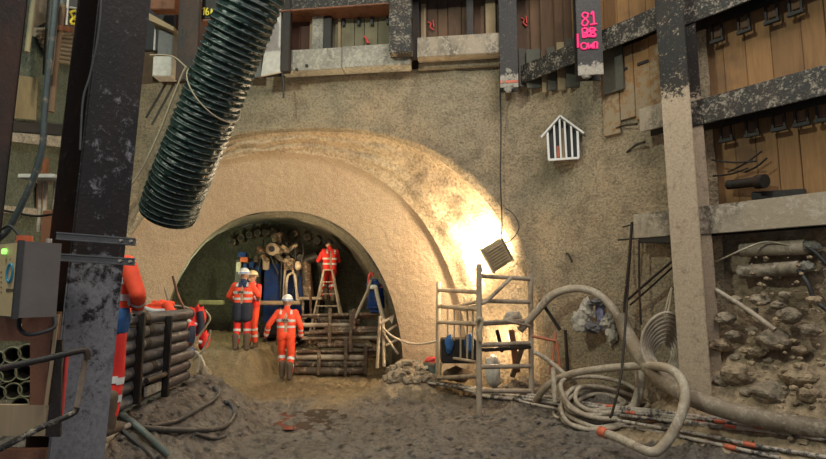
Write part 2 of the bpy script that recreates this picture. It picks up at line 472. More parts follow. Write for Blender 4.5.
# left wall
rows=[[V((-6.3+ (10.0-y)*.14-.0+.05*fbm((0,y,z),1.2),y,z)) for y in [lerp(10.0,1.0,k/60) for k in range(61)]] for z in [lerp(-.15,9.0,k/50) for k in range(51)]]
struct(grid_mesh(rows).build('wall_left','left_shotcrete'),'greenish grey concrete wall on the left')
# right wall: earth below, beside the column
def wb(s,off,z): 
    p=PB+DB*s+NB*off; return V((p.x,p.y,z))
rows=[]
for k in range(61):
    z=lerp(-.2,2.75,k/60); row=[]
    for j in range(81):
        s=lerp(2.35,6.8,j/80); q=wb(s,0,z)
        off=-.12+.10*fbm(q,.9)+.10*fbm(q,3)+.05*max(0,noise.noise(q*7))+.35*(1-sst(0,2.3,z))
        row.append(wb(s,off,z))
    rows.append(row)
struct(grid_mesh(rows).build('wall_right','earth'),'brown stony earth bank below the timber lagging')
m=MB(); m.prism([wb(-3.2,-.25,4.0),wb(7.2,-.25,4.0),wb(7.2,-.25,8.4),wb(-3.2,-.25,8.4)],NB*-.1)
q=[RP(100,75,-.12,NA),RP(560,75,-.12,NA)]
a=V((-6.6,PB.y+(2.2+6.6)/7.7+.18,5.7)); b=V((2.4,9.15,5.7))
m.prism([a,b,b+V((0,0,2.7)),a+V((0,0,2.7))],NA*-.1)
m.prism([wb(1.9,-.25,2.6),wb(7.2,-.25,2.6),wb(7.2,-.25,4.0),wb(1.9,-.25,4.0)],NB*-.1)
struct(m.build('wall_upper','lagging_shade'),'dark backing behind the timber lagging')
# ================= TOP AND RIGHT STRUCTURE =================
def sB(px,py,off=0): p=RP(px,py,off); return (p-PB).dot(DB)
UP=V((0,0,1))
def rod_between(name,a,b,r,mat,parent=None,n=8):
    return MB().tube([a,b],r,n).build(name,mat,parent)
# --- right column ---
def splash(a): return a
ct=RP(673,-15,.45); cb=RP(703,405,.45)
ct,cb=V(ct),V(cb)
def column(name,label,a,b,w,d,mat,up,group=None,cap=False):
    t=thing(name,label,'steel column',(b.x,b.y,min(a.z,b.z)),group)
    z=(b-a).normalized(); y=(up-z*up.dot(z)).normalized(); x=y.cross(z)
    R=Matrix((x,y,z)).transposed(); L=(b-a).length; c=(a+b)/2
    MB().box(c+y*(d/2-.012),(w,.024,L),R,.006).build('front_flange',mat,t)
    MB().box(c-y*(d/2-.012),(w,.024,L),R,.006).build('back_flange',mat,t)
    MB().box(c,(.018,d-.048,L),R).build('web',mat,t)
    return t
FRONT=V((-.12,-1,0)).normalized()
rc=column('steel_column','tall mud-splattered H-section column in front of the timber lagging on the right',ct+(ct-cb)*.3,cb+(cb-ct)*.12,.36,.34,'concreted_steel',NB)
# mud rim bumps: small weld plates on the column
for z in (3.55,2.45):
    pass
# --- walers on the right wall ---
def wbeam(label,s0,s1,z0,z1,mat,off=.0,d=.32,web='dark_steel'):
    t=thing('waler_beam',label,'steel beam',wb((s0+s1)/2,off,z0),'horizontal walers along the shaft wall' if False else None)
    a=wb(s0,off+d/2,(z0+z1)/2); b=wb(s1,off+d/2,(z0+z1)/2); h=z1-z0
    MB().bar(wb(s0,off+d-.02,(z0+z1)/2),wb(s1,off+d-.02,(z0+z1)/2),.04,h,UP,.008) if 0 else None
    z=(b-a).normalized(); y=UP; x=y.cross(z); R=Matrix((x,y,z)).transposed(); L=(b-a).length; c=(a+b)/2
    MB().box(c+NB*(d/2-.015),(.03,h,L),R,.006).build('front_flange',mat,t)
    MB().box(c-NB*(d/2-.015),(.03,h,L),R,.006).build('back_flange',web,t)
    MB().box(c,(d-.06,.03,L),R).build('web',web,t)
    return t
s_c=sB(688,200,.2)
wbeam('upper splashed waler beam at the top right beyond the tall column',s_c+.02,6.9,5.42,5.95,'splashed_steel')
wbeam('splashed waler beam between the pink-painted column and the tall right column',-.12,s_c-.06,5.52,5.86,'splashed_steel')
wbeam('middle waler beam right of the tall column, speckled grey with concrete',s_c+.02,6.9,4.02,4.36,'splashed_steel')
wbeam('short concrete-covered beam stub left of the tall column, upper one',sB(640,120,.3),s_c-.06,4.12,4.46,'waler_concrete')
wbeam('lower waler beam right of the tall column, caked in tan concrete',s_c+.02,6.9,2.60,2.96,'waler_concrete')
wbeam('short concrete-covered beam stub left of the tall column, lower one',sB(634,222,.3),s_c-.06,2.62,2.96,'waler_concrete')
# --- lagging planks (right wall) ---
def lagging(label,s0,s1,z0,z1,mat,w=.27,off=-.10,lean=0,gap=.006,ends=0,parent=None):
    m=MB(); s=s0
    while s<s1-.03:
        ww=min(w*random.uniform(.8,1.2),s1-s); m.t=random.uniform(.62,1.0)
        zb=z0+random.uniform(-1,1)*ends; zt=z1
        o=off+random.uniform(-.015,.015)
        a=wb(s+ww/2,o,(zb+zt)/2); z=DB; R=Matrix((DB,NB,UP)).transposed()
        m.box(a,(ww-gap,.05,zt-zb),R,.005); s+=ww
    return tag(m.build('lagging_panel',mat),label,'timber lagging')
lagging('orange-brown timber lagging between the upper and middle walers on the right',s_c-.3,6.8,4.3,5.5,'lagging_timber')
lagging('timber lagging bay between the middle and lower walers on the right',s_c-.3,6.8,2.9,4.1,'lagging_timber')
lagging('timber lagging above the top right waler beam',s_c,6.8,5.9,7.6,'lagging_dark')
lagging('sprayed-over timber lagging left of the tall right column, below the top waler',sB(604,90,0),s_c-.0,4.35,5.60,'lagging_sprayed',.26,.03,ends=.12)
lagging('brown timber lagging above the waler, left of the tall right column',.0,s_c,5.75,7.4,'lagging_timber',.24,0.0)
# shutter stubs under waler between column 500 and pink column
# --- hanger brackets below the walers ---
def bracket(px,z,label,zl=.22,grp=None):
    p=RP(px,100,.02); s=(p-PB).dot(DB)
    t=thing('hanger_bracket',label,'bracket',wb(s,.02,z-zl),grp)
    m=MB(); R=Matrix((DB,NB,UP)).transposed()
    for ds in (-.06,.06): m.box(wb(s+ds,.03,z-zl/2),(.022,.03,zl),R)
    m.build('strap',['dark_steel'],t)
    MB().box(wb(s,.04,z-zl),(.17,.05,.045),R,.004).build('foot',['dark_steel'],t)
    MB().box(wb(s,.0,z-zl*.45),(.09,.04,zl*.6),R,.004).build('wedge',['lagging_dark'],t)
    return t
for i,px in enumerate((722,750,779,804)): bracket(px,5.42,'strap bracket hanging under the top right waler, %s from the column'%['first','second','third','fourth'][i],.24,'hanger brackets under the right walers')
for i,px in enumerate((724,750,777,800,822)): bracket(px,4.02,'strap bracket hanging under the middle waler, %s from the column'%['first','second','third','fourth','fifth'][i],.2,'hanger brackets under the right walers')
for i,px in enumerate((625,646)): bracket(px,5.5,['strap bracket on sprayed timber under the waler, farther from the tall column','strap bracket on sprayed timber under the waler, next to the tall column'][i],.26,'hanger brackets under the right walers')
# stub anchors in the earth below lower waler
for (x0,x1,y0,y1,r,l) in ((742,806,250,247,.085,'upper thick stub of pipe lying against the earth under the lower waler'),(740,800,272,268,.085,'lower thick stub of pipe lying against the earth bank')):
    a=RP(x0,y0,.06); b=RP(x1,y1,.14)
    t=thing('anchor_stub',l,'pipe stub',a,'pipe stubs in the earth bank')
    MB().tube([a,b],r,14).build('barrel','waler_concrete',t)
    m=MB()
    for k in range(5): m.blob(b+DB*(.02*k)+V((0,0,.02*random.uniform(-1,1))),.075,k+int(x0),(1,1,.8),1)
    m.build('rough_end','block_concrete',t)
# wires from stubs and bars in earth bank
def wire(pts,r,mat,label,cat='wire',name='wire',sub=6,group=None,n=6):
    return tag(MB().tube(pts,r,n,sub).build(name,mat),label,cat,group)
wire([RP(716,262,.12),RP(742,250,.3),RP(765,242,.22),RP(790,245,.2)],.012,'hose_grey','bent rod across the upper pipe stub')
wire([RP(803,245,.18),RP(815,252,.2),RP(830,268,.2)],.022,'black_rubber','dark cable drooping off the upper pipe stub to the frame edge','cable','cable')
wire([RP(798,270,.2),RP(808,284,.25),RP(815,300,.25),RP(830,312,.3)],.026,'black_rubber','dark cable drooping off the lower pipe stub','cable','cable')
wire([RP(716,290,.3),RP(745,308,.35),RP(775,330,.45)],.03,'hose_grey','thin grey hose sloping down over the earth bank','hose','hose')
# debris twigs on lagging bay
for k,(x0,y0,x1,y1) in enumerate(((712,160,757,161),(728,172,762,151),(745,172,767,158),(713,176,748,168))):
    wire([RP(x0,y0,.06),RP((x0+x1)/2,(y0+y1)/2+2,.12),RP(x1,y1,.14)],.012,'dark_steel','one of the bent bars sticking out of the lagging above the lower waler','steel bar','bent_bar',3,'bent bars on the lagging')
t=thing('bolt_cluster','dark muddy pipe stub fixed to the lagging above the lower waler','pipe stub',RP(745,183,.1))
MB().tube([RP(728,185,.05),RP(762,181,.16)],.06,12).build('barrel','dark_steel',t)
MB().tube([RP(757,182,.14),RP(765,181,.18)],.085,12).build('collar','dark_steel',t)
o=MB().bar(RP(752,196,0.0),RP(806,193,0.0),.06,.10,UP,.01).build('timber_batten','dark_steel'); tag(o,'dark timber batten lying along the top of the lower waler','batten')
# rocks on the earth bank
rk=[(742,375,.16,'big pale rock left of centre on the earth bank'),(775,340,.13,'pale rock on the earth bank above the largest one'),(725,318,.09,0),(758,352,.07,0),(760,300,.08,0),(790,316,.10,0),(720,345,.09,0),(752,330,.05,0),(768,360,.05,0),(745,350,.05,0),(733,335,.06,0),(810,330,.08,0),(800,375,.15,'broad clod of earth low on the right bank'),(770,392,.14,'rounded rock just above the thick hose'),(735,300,.06,0),(815,300,.06,0),(725,380,.09,0),(785,295,.05,0),(812,395,.1,0),(752,312,.05,0),(748,392,.06,0),(717,365,.05,0),(736,357,.05,0),(778,305,.06,0),(800,350,.06,0)]
for k,(px,py,r,l) in enumerate(rk):
    p=RP(px,py,.25 if py<360 else .5)
    g=G(px,py)
    if (g-PB).dot(NB)>.15 and g.y<p.y+1: p=g
    m=MB(); m.smooth=False; m.blob(p,r*1.1,k,(1.25,1,.8),3,.28)
    o=m.build('rock','rock' if k%3 else 'earth'); tag(o,l or 'small loose stone on the right earth bank','rock',None if l else 'small stones on the earth bank')
# clods of spoil - uncountable
m=MB(); m.smooth=False
for k in range(380):
    s=random.uniform(3.3,6.4); z=random.uniform(.3,2.3); p=wb(s,.0,z); off=.12+random.uniform(-.06,.22)+.5*(1-sst(0,2.3,z))
    m.blob(wb(s,off,z),random.uniform(.015,.045)*(1.3-z*.3),k,(1.2,1,.8),1,.4)
tag(m.build('rubble','earth'),'small crumbs of earth and stone on the right bank','rubble',kind='stuff')
# ================= PORTAL WALL TOP =================
def PAp(px,py,off=0):
    d=ray(px,py); Y=9.0
    for _ in range(14): Y=wallY(min(d.x*Y/d.y,2.0+20))-off
    return O+d*(Y/d.y)
def abox(px0,px1,z0,z1,off,d,mat,name,parent=None,bev=.01,ref=None,m=None):
    yr=ref or 40
    a=PAp(px0,yr,off); b=PAp(px1,yr,off); a.z=b.z=(z0+z1)/2
    R=Matrix((DA*-1,NA,UP)).transposed(); mm=m or MB()
    mm.box((a+b)/2+NA*d/2,((b-a).length,d,z1-z0),R,bev)
    return mm if m is not None else mm.build(name,mat,parent)
def zA(py,off=0,px=400): return PAp(px,py,off).z
def lagA(label,px0,px1,z0,z1,mat,w=.22,off=.02):
    m=MB(); x=px0
    while x<px1-1:
        ww=min(w*55*random.uniform(.75,1.25),px1-x); m.t=random.uniform(.55,1.0)
        abox(x+.3,x+ww-.3,z0,z1,off+random.uniform(-.015,.015),.05,None,'',m=m,bev=.004); x+=ww
    return tag(m.build('lagging_panel',mat),label,'timber lagging')
zb=5.96
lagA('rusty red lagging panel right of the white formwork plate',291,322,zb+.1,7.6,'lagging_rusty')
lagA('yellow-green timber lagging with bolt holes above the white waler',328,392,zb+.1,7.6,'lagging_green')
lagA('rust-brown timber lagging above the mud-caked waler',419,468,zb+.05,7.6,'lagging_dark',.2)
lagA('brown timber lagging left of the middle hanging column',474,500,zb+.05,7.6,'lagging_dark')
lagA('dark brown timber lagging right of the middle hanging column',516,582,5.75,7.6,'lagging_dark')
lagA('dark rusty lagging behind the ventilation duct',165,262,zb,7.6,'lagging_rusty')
for a,b,l in ((310,314,'narrow yellow timber strip in the rusty lagging bay'),(323,325.5,'second narrow timber strip beside the green post'),(421,426,'pale timber strip at the left end of the rust-brown bay'),(486,496,'pale timber board left of the middle hanging column'),(338,341,'narrow yellow timber strip left of the yellow-green lagging')):
    tag(abox(a,b,zb+.1,7.2,.09,.03,'timber_pale','timber_strip'),l,'timber')
# white waler
t=thing('concrete_waler','long white concrete-covered waler above the tunnel mouth','waler',PAp(340,62,.1)); WWAL=t
abox(287,346,zA(73),zA(52),.06,.28,'waler_white','segment',t); abox(346.6,412,zA(73),zA(52),.06,.30,'waler_white','segment',t)
t=thing('concrete_waler','mud-caked dark and tan waler between the two hanging columns','waler',PAp(460,62,.1))
abox(419,502,zA(67),zA(48),.06,.30,'waler_concrete','segment',t); abox(419,502,zA(67)-.12,zA(67),.03,.10,'shotcrete','sprayed_lip',t)
# top dark beam
t=thing('capping_beam','dark steel beam along the very top of the picture over the white waler','steel beam',PAp(350,4,.2))
abox(285,408,zA(16),zA(-18),.1,.35,'splashed_steel','front_flange',t)
abox(285,408,zA(17.5),zA(16),.05,.45,'rust_plate','lower_flange',t)
tag(abox(408,600,zA(8),zA(-20),-.02,.25,'dark_steel','capping_beam'),'dark shadowed beam at the top over the rust-brown lagging bays','steel beam')
# block with splashes
t=thing('packing_block','black and white splashed packing block at the right end of the white waler','block',PAp(400,40,.3))
abox(391,413,zA(66),zA(13),.34,.22,'splashed_steel','body',t)
abox(390,413,zA(12),zA(-12),.34,.26,'splashed_steel','head_plate',t)
# columns hanging
def hcol(label,px0,px1,py1,off,mat,pad=0,name='hanging_column',w=None):
    a=PAp(px0,py1,off); b=PAp(px1,py1,off); W=(b-a).length; c=(a+b)/2
    bot=V((c.x,c.y,PAp((px0+px1)/2,py1,off).z)); top=V((c.x,c.y,8.1))
    t=thing(name,label,'steel column',bot)
    d=.22; z=UP; y=NA; x=DA
    R=Matrix((DA*-1,NA,UP)).transposed(); L=8.1-bot.z; m=(bot+top)/2
    MB().box(m+y*(d/2),(W,.024,L),R,.004).build('front_flange',mat,t)
    MB().box(m-y*(d/2),(W,.024,L),R,.004).build('back_flange','dark_steel',t)
    MB().box(m,(.02,d,L),R).build('web','dark_steel',t)
    return t,bot,W
t,bot,W=hcol('dark column above the tunnel ending in splashed mud and a red paint line',500,518,90,.30,'low_splash_steel')
MB().box(bot+NA*.128+V((0,0,.10)),(W*.98,.006,.045),Matrix((DA*-1,NA,UP)).transposed()).build('paint_line','tape_orange',t)
m=MB(); m.smooth=True
for k in range(7): m.blob(bot+NA*.10+DA*random.uniform(-.11,.11)+V((0,0,random.uniform(-.03,.35))),.07,k,(1,.45,1),2)
m.build('mud_clump','block_concrete',t)
t,bot,W=hcol('dark column with pink hand-painted number above the tunnel, right of centre',579,600,78,.80,'low_splash_pink')
R=Matrix((DA*-1,NA,UP)).transposed()
MB().box(bot+NA*.118+DA*-.10+V((0,0,.08)),(.12,.006,.05),R).build('paint_line','tape_orange',t)
m=MB(); m.smooth=True
for k in range(5): m.blob(bot+NA*.09+DA*random.uniform(-.12,.12)+V((0,0,random.uniform(.0,.2))),.07,k+9,(1.2,.45,.9),2)
m.build('mud_clump','block_concrete',t)
def strokes(name,lines,plane,r,mat,parent,flat=.35):
    m=MB()
    for L in lines: m.tube([plane(*p) for p in L],r,6,4)
    return m.build(name,mat,parent)
def pk(x,y):
    d=ray(x,y); q=bot+NA*.124; return O+d*((q-O).dot(NA)/d.dot(NA))
S=[[(588,14),(584,13),(582,16),(585,19),(588,22),(586,26),(582,25),(583,21),(587,18),(588,14)],[(591,15),(593,12),(594,24)],[(590,25),(597,24)],
 [(582,29),(583,38)],[(582,29),(587,29),(586,33),(583,33),(587,34),(587,37),(583,38)],[(584,28),(589,31),(584,36),(590,37)],[(590,28),(591,37)],[(590,28),(595,29),(594,32),(591,33),(595,34),(595,37),(591,37)],[(589,32),(596,30),(589,36),(596,36)],
 [(584,43),(581,45),(582,49),(586,49),(587,45),(584,43)],[(588,43),(589,49),(591,45),(592,49),(593,43)],[(594,49),(594,43),(597,43),(597,49)],[(577.5,34),(578,48)]]
strokes('painted_number',S,pk,.0175,'pink_paint',t)
for a,b,y1,l,mt in ((408,419.5,66,'dark shadowed steel post at the right end of the white waler','dark_steel'),(467,474,50,'thin dark post in the rust-brown lagging bay','dark_steel'),(283,291,76,'slim dark post beside the white formwork plate','dark_steel')):
    tag(abox(a,b,zA(y1),7.7,.20 if a!=283 else .36,.12,mt,'steel_post',ref=y1),l,'post')
for a,b,l,mt in ((314,325,'grey-green post in the rusty lagging bay','block_concrete'),(325.5,333,'dark post beside the grey-green post','dark_steel')):
    tag(abox(a,b,zA(52),7.3,.12,.12,mt,'steel_post',ref=30),l,'post')
m=MB(); 
o=tag(wire([PAp(320-38,72,.5),PAp(283.5,85,.5),PAp(283.5,98,.5)],.02,'black_rubber','short black cable end hanging below the slim dark post','cable','cable'),'short black cable end hanging below the slim dark post','cable')
# white formwork plate
m=MB(); m.prism([PAp(262,77,.42),PAp(267,42,.42),PAp(280,2,.42),PAp(282,2,.42),PAp(281,73,.42)],NA*.05)
tag(m.build('formwork_plate','pale_panel'),'pale triangular formwork plate between the duct and the white waler','plate')
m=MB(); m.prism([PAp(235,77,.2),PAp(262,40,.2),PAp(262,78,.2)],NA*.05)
tag(m.build('formwork_plate','panel_grey'),'formwork plate right behind the duct, shade put into its grey colour','plate')  # darker grey paints the shade on this part of the plate
# bolts on lagging
for k,(px,py) in enumerate(((344,23),(359,22),(372,22),(388,21),(307,66),(297,70))):
    t=MB(); p=PAp(px,py,.08 if py<50 else .34); t.box(p+NA*.02,(.05,.06,.17 if py<50 else .05),R,.012)
    if py<50: tag(t.build('lifting_slot','sign_dark'),'dark oval fitting on the yellow-green lagging above the waler','fitting','dark fittings on the lagging')
    else: t.build('bolt_head','sign_dark',WWAL)
m=MB(); m.smooth=True
for k in range(3): m.tube([PAp(364+k*1.2,36+k*2,.1),PAp(367,40-k,.1),PAp(369-k,43,.1)],.016,5)
tag(m.build('red_mark','red_paint'),'small red spray mark on the yellow-green lagging','paint mark')
for j,(x,y) in enumerate(((431,26),(524,22))):
    m=MB(); m.tube([PAp(x-3,y-4,.11),PAp(x,y-2,.11),PAp(x-1,y+1,.11),PAp(x+3,y+4,.11)],.014,5,3); m.tube([PAp(x+2,y-6,.11),PAp(x+3,y+1,.11)],.012,5)
    tag(m.build('red_mark','red_paint'),['faint red spray mark on the rust-brown lagging','faint red spray mark on the lagging right of the middle hanging column'][j],'paint mark')
# small timber and sheet stubs hanging under the waler between columns
for i,(a,b,y0,y1,mt,l) in enumerate(((519,526,60,88,'sheet_green','dark green sheet strip right of the middle hanging column'),(527,541,62,90,'sheet_green','wide green sheet under the waler, left of the pale stake'),(542,546,62,94,'timber_pale','narrow pale stake hanging under the waler'),(548,556,60,92,'sheet_green','green sheet right of the narrow pale stake'),(558,565,55,92,'timber_pale','wider pale stake hanging under the waler'),(567,578,52,90,'sheet_green','green sheet left of the pink-painted column'),(603,624,48,96,'sheet_green','green sheet right of the pink-painted column'))):
    off=.10 if a<600 else .0
    if a<600: o=abox(a,b,PAp(a,y1,off).z,PAp(a,y0,off).z+.2,off,.035,mt,'shutter_board',ref=80)
    else:
        s0,s1=sB(a,80,.10),sB(b,80,.10); z0=RP(a,y1,.1).z; z1=RP(a,y0,.1).z
        o=MB().box(wb((s0+s1)/2,.10,(z0+z1)/2),(s1-s0,.03,z1-z0),Matrix((DB,NB,UP)).transposed(),.005).build('shutter_board',mt)
    tag(o,l,'board')
# long cable down wall
wire([PAp(500,90,.30),PAp(501,130,.12),PAp(500.5,180,.10),PAp(502,225,.07),PAp(500,240,-.05)],.012,'black_rubber','thin black cable hanging from the middle column down to the floodlight','cable','cable')
wire([P(500,244,9.1),P(511,240,8.95),P(519,228,8.9),P(514,215,8.93),P(505,208,8.95)],.010,'black_rubber','thin loop of cable right above the floodlight','cable','cable')
# house ornament
c=RP(564,142,.12)
cc=(PB+DB*sB(564,142,.12)+NB*.12)
t=thing('house_frame','small white house-shaped frame with dark vertical bars on the wall','house ornament',PAp(564,160,.1))
HC=PAp(564,142,0.0); HN=V((-.35,-1,0)).normalized()
def hp(x,y,o=.26):
    d=ray(x,y); q=HC+HN*o; return O+d*((q-O).dot(HN)/d.dot(HN))
def hb(a,b,w,mat,name,o=.26,d=.035):
    m=MB(); A=hp(*a,o);B=hp(*b,o); m.bar(A,B,w,d,V((-.35,-1,0)),.004) if 0 else m.box((A+B)/2,(w,d,(B-A).length),Matrix((( (B-A).normalized().cross(V((.35,1,0)).normalized())).normalized(),V((.35,1,0)).normalized(),(B-A).normalized())).transposed(),.004)
    return m.build(name,mat,t)
hb((541.5,138),(560.5,116.5),.03,'sign_white','roof_edge',.24,.12); hb((560,116.5),(584,134),.03,'sign_white','roof_edge',.24,.12)
hb((547.5,132),(549,160),.035,'sign_white','side_rail'); hb((577.5,131),(578.5,158),.035,'sign_white','side_rail'); hb((548.5,160),(579,158),.035,'sign_white','bottom_rail')
for a,b in (((554,125),(555.5,159)),((559.5,119),(561,159)),((564.5,121),(566.5,159)),((571,126),(572.5,158.5))): hb(a,b,.03,'sign_white','bar')
pl=[hp(549,159,.2),hp(548,131,.2),hp(560,119,.2),hp(577.5,132,.2),hp(578.3,158,.2)]
MB().prism(pl,V((.35,1,0)).normalized()*.16).build('back_panel','sign_dark',t)
hb((563,128),(563.5,158),.05,'timber_pale','timber_slat',.21,.02); hb((558,146),(558,158),.04,'tape_orange','red_slat',.21,.02)
# rebar on wall lower right
for k,(pts,r,l) in enumerate(([[(632,222),(629,260),(625,300),(623,340)],.02,'dark twisted wire rod hanging down the wall left of the tall column'],[[(639,240),(639,275),(641,325)],.014,'thinner dark rod hanging right beside the twisted wire rod'],)):
    wire([RP(x,y,.30) for x,y in pts],r,'dark_steel',l,'steel rod','steel_rod')
wire([RP(618,240,.3),RP(640,238,.3)],.013,'dark_steel','short horizontal rod crossing the top of the hanging rods','steel rod','steel_rod')
wire([RP(623,227,.3),RP(634,224,.3)],.012,'dark_steel','tiny bent rod end at the top of the hanging rods','steel rod','steel_rod')
o=MB().bar(RP(640,239,.25),RP(673,239,.25),.10,.12,UP,.01).build('steel_plate','dark_steel'); tag(o,'dark plate under the lower beam stub left of the tall column','plate')
wire([RP(624,303,.25),RP(650,280,.3),RP(676,258,.35)],.018,'dark_steel','upper of two slanting rods left of the tall column','steel rod','steel_rod')
wire([RP(630,305,.2),RP(653,285,.25),RP(676,264,.3)],.014,'dark_steel','lower of two slanting rods left of the tall column','steel rod','steel_rod')
# small tie bars in the wall
for (a,b,l) in (((608,132),(637,124),'bent bar sticking out left of the upper beam stub'),((627,152),(645,142),'small bar end below the upper beam stub'),((566,253),(572,262),'short bar end in the wall above the arching hose')):
    wire([RP(*a,.0),RP((a[0]+b[0])/2,(a[1]+b[1])/2-2,.08),RP(*b,.12)],.018,'dark_steel',l,'steel bar','tie_bar')
# ================= FOREGROUND LEFT =================
FL=V((.85,-.53,0)).normalized()
a=P(127+6,-60,3.2); b=P(70-6,520,3.2)
a=P(121,-60,3.2); b=P(58,520,3.2)
a=a+(a-b)*.25
t=column('steel_column','massive dark leaning H-section column in the left foreground',a,b,.31,.29,'column_steel',FL)
for ch in t.children:
    if not ch.name.startswith('front'): ch.data.materials[0]=M['column_web']
wire([P(102,-20,2.98),P(99,30,2.98),P(90,75,2.98),P(83,100,2.97),P(80,150,2.96)],.006,'hose_dark','thin cable running down the web of the foreground column','cable','cable')
a=P(9,-80,2.95); b=P(-68,560,2.95)
column('steel_column','dark steel column cut by the left edge of the frame',a,b,.26,.26,'column_web',V((.6,-.8,0)).normalized())
for i,(pa,pb,l) in enumerate((((57,236,2.86),(136,242,3.0),'upper clamp bar bolted across the foreground column'),((56,257,2.86),(135,262,3.0),'lower clamp bar bolted across the foreground column'))):
    A=P(*pa);B=P(*pb); t=thing('clamp_bar',l,'clamp',(A+B)/2,'clamp bars on the foreground column')
    z=(B-A).normalized(); 
    m=MB(); m.bar(A,B,.03,.03,UP,.001); m.bar(A+V((0,0,.017)),B+V((0,0,.017)),.05,.008,UP,.001); m.bar(A-V((0,0,.017)),B-V((0,0,.017)),.05,.008,UP,.001)
    m.build('channel','clamp_steel',t)
    for q in (.80,.93): 
        c=A.lerp(B,q); MB().tube([c+V((.02,-.04,0)),c+V((.0,.06,0))],.008,8).build('bolt','galv',t)
# control box
bx=lambda px,py,Y: P(px,py,Y)
C0=V((bx(23,241,2.3).x,2.3,0)); zt,zb_=bx(23,241,2.3).z,bx(23,318,2.3).z
da=V((-.83,.55,0)).normalized(); db=V((.55,.83,0)).normalized(); nb=V((-.55,-.83,0)); 
t=thing('control_box','tan and grey electrical control box with a green light and blue ring logo','control box',(C0.x-.1,2.5,zb_))
W1,W2=.42,.155
m=MB(); z0,z1=zb_,zt
m.prism([C0+V((0,0,z0)),C0+da*W1+V((0,0,z0)),C0+da*W1+db*W2+V((0,0,z0)),C0+db*W2+V((0,0,z0))],V((0,0,z1-z0)))
m.build('body','box_grey',t)
fn=V((-.55,-.83,0)).normalized()
if fn.dot(V((0,0,0))-C0)<0: fn=-fn
def bp(u,v,o=0): return C0+da*(W1*u)+fn*o+V((0,0,lerp(z0,z1,v)))
m=MB(); m.prism([bp(.025,.02,.0),bp(1,.02,.0),bp(1,.98,.0),bp(.025,.98,.0)],fn*.012); m.build('door','box_tan',t)
m=MB(); m.prism([bp(-.02,-.01,-.004),bp(.03,-.01,-.004),bp(.03,1.01,-.004),bp(-.02,1.01,-.004)],fn*.02); m.build('edge_strip','box_edge',t)
def disc(c,n,r,h): return [c,c+n*h]
def bpx(px,py,o=.013):
    q=C0+fn*o; d=ray(px,py); return O+d*((q-O).dot(fn)/d.dot(fn))
c=bpx(6,251.5); MB().tube([c,c+fn*.014],.0125,18).build('indicator_light','green_led',t)
cc=bpx(10,273,.0135); ring=[cc+da*(.030*math.cos(k*PI/12))+V((0,0,.040*math.sin(k*PI/12))) for k in range(24)]
MB().tube(ring,.0065,8,closed=True).build('ring_logo','logo_blue',t)
def text(name,s,c,xd,n,size,mat,parent=None,depth=.001,label=None):
    cu=D.curves.new(name,'FONT'); cu.body=s; cu.size=size; cu.extrude=depth; cu.align_x='CENTER'; cu.align_y='CENTER'
    o=D.objects.new(name,cu); COL.objects.link(o); dg=bpy.context.evaluated_depsgraph_get(); me=D.meshes.new_from_object(o.evaluated_get(dg))
    D.objects.remove(o); y=n.cross(xd); R=Matrix((xd,y,n)).transposed()
    m=MB(); m.add([c+R@v.co for v in me.vertices],[list(p.vertices) for p in me.polygons]); return m.build(name,mat,parent,fix=False)
text('printed_word','GEOPNT',bpx(10,290.5,.0135),-da,fn,.022,'print_dark',t)
for k in range(5): 
    c=bpx(1,272+k*5,.0135); MB().box(c,(.012,.002,.004),Matrix((da,fn,UP)).transposed()).build('printed_mark','print_dark',t)
for k in range(2):
    c=bpx(6+k*4,260-k,.0135); MB().box(c,(.007,.002,.003),Matrix((da,fn,UP)).transposed()).build('printed_mark','print_dark',t)
c=(bx(25,236,2.42)+bx(25,241,2.42))/2; c.z=z1
m=MB(); m.tube([c,c+V((0,0,.012))],.036,20); m.tube([c+V((0,0,.012)),c+V((0,0,.035))],.032,20); m.build('beacon','lamp_orange',t)
c=V((C0.x+.045,2.40,z1)); MB().tube([c,c+V((0,0,.02))],.012,12).build('cable_gland','galv',t)
wire([C0+da*.16+db*.07+V((0,0,z0)),C0+da*.12+db*.06+V((0,0,z0-.055)),C0+da*.0+db*.06+V((0,0,z0-.075)),C0-da*.02+db*.14+V((0,0,z0-.05)),C0+db*.15+V((0,0,z0-.005))],.010,'black_rubber','black cable looping under the control box','cable','cable')
# rusty panel with opening
def pp(px,py,o=0): 
    d=ray(px,py); q=V((-1.6,2.72-o,0)); n=V((.25,-1,0)).normalized(); return O+d*((q-O).dot(n)/d.dot(n))
NP=V((.25,-1,0)).normalized()
t=thing('rusty_hoarding','rusty steel hoarding panel with an opening, below the control box','panel',pp(25,458))
for x0,x1,y0,y1,mt,nm in ((-40,60,312,341,'rust_plate','top_plate'),(30,51,341,405,'rust_plate','side_plate'),(-40,49,405,436,'timber_pale','lower_board'),(-40,46,449,520,'rust_plate','bottom_plate')):
    m=MB(); m.prism([pp(x0,y1),pp(x1-(y1-y0)*.10*(x1>20),y1),pp(x1,y0),pp(x0,y0)],NP*-.03); m.build(nm,mt,t)
m=MB(); m.prism([pp(45,405,.01),pp(48,405,.01),pp(60,314,.01),pp(57,314,.01)],NP*.012); m.build('edge_strip','timber_pale',t)
m=MB(); m.prism([pp(45,437,.0),pp(60,437,.0),pp(62,340,.0),pp(51,340,.0)],NP*-.02); m.build('grey_strip','dark_steel',t)
k=0
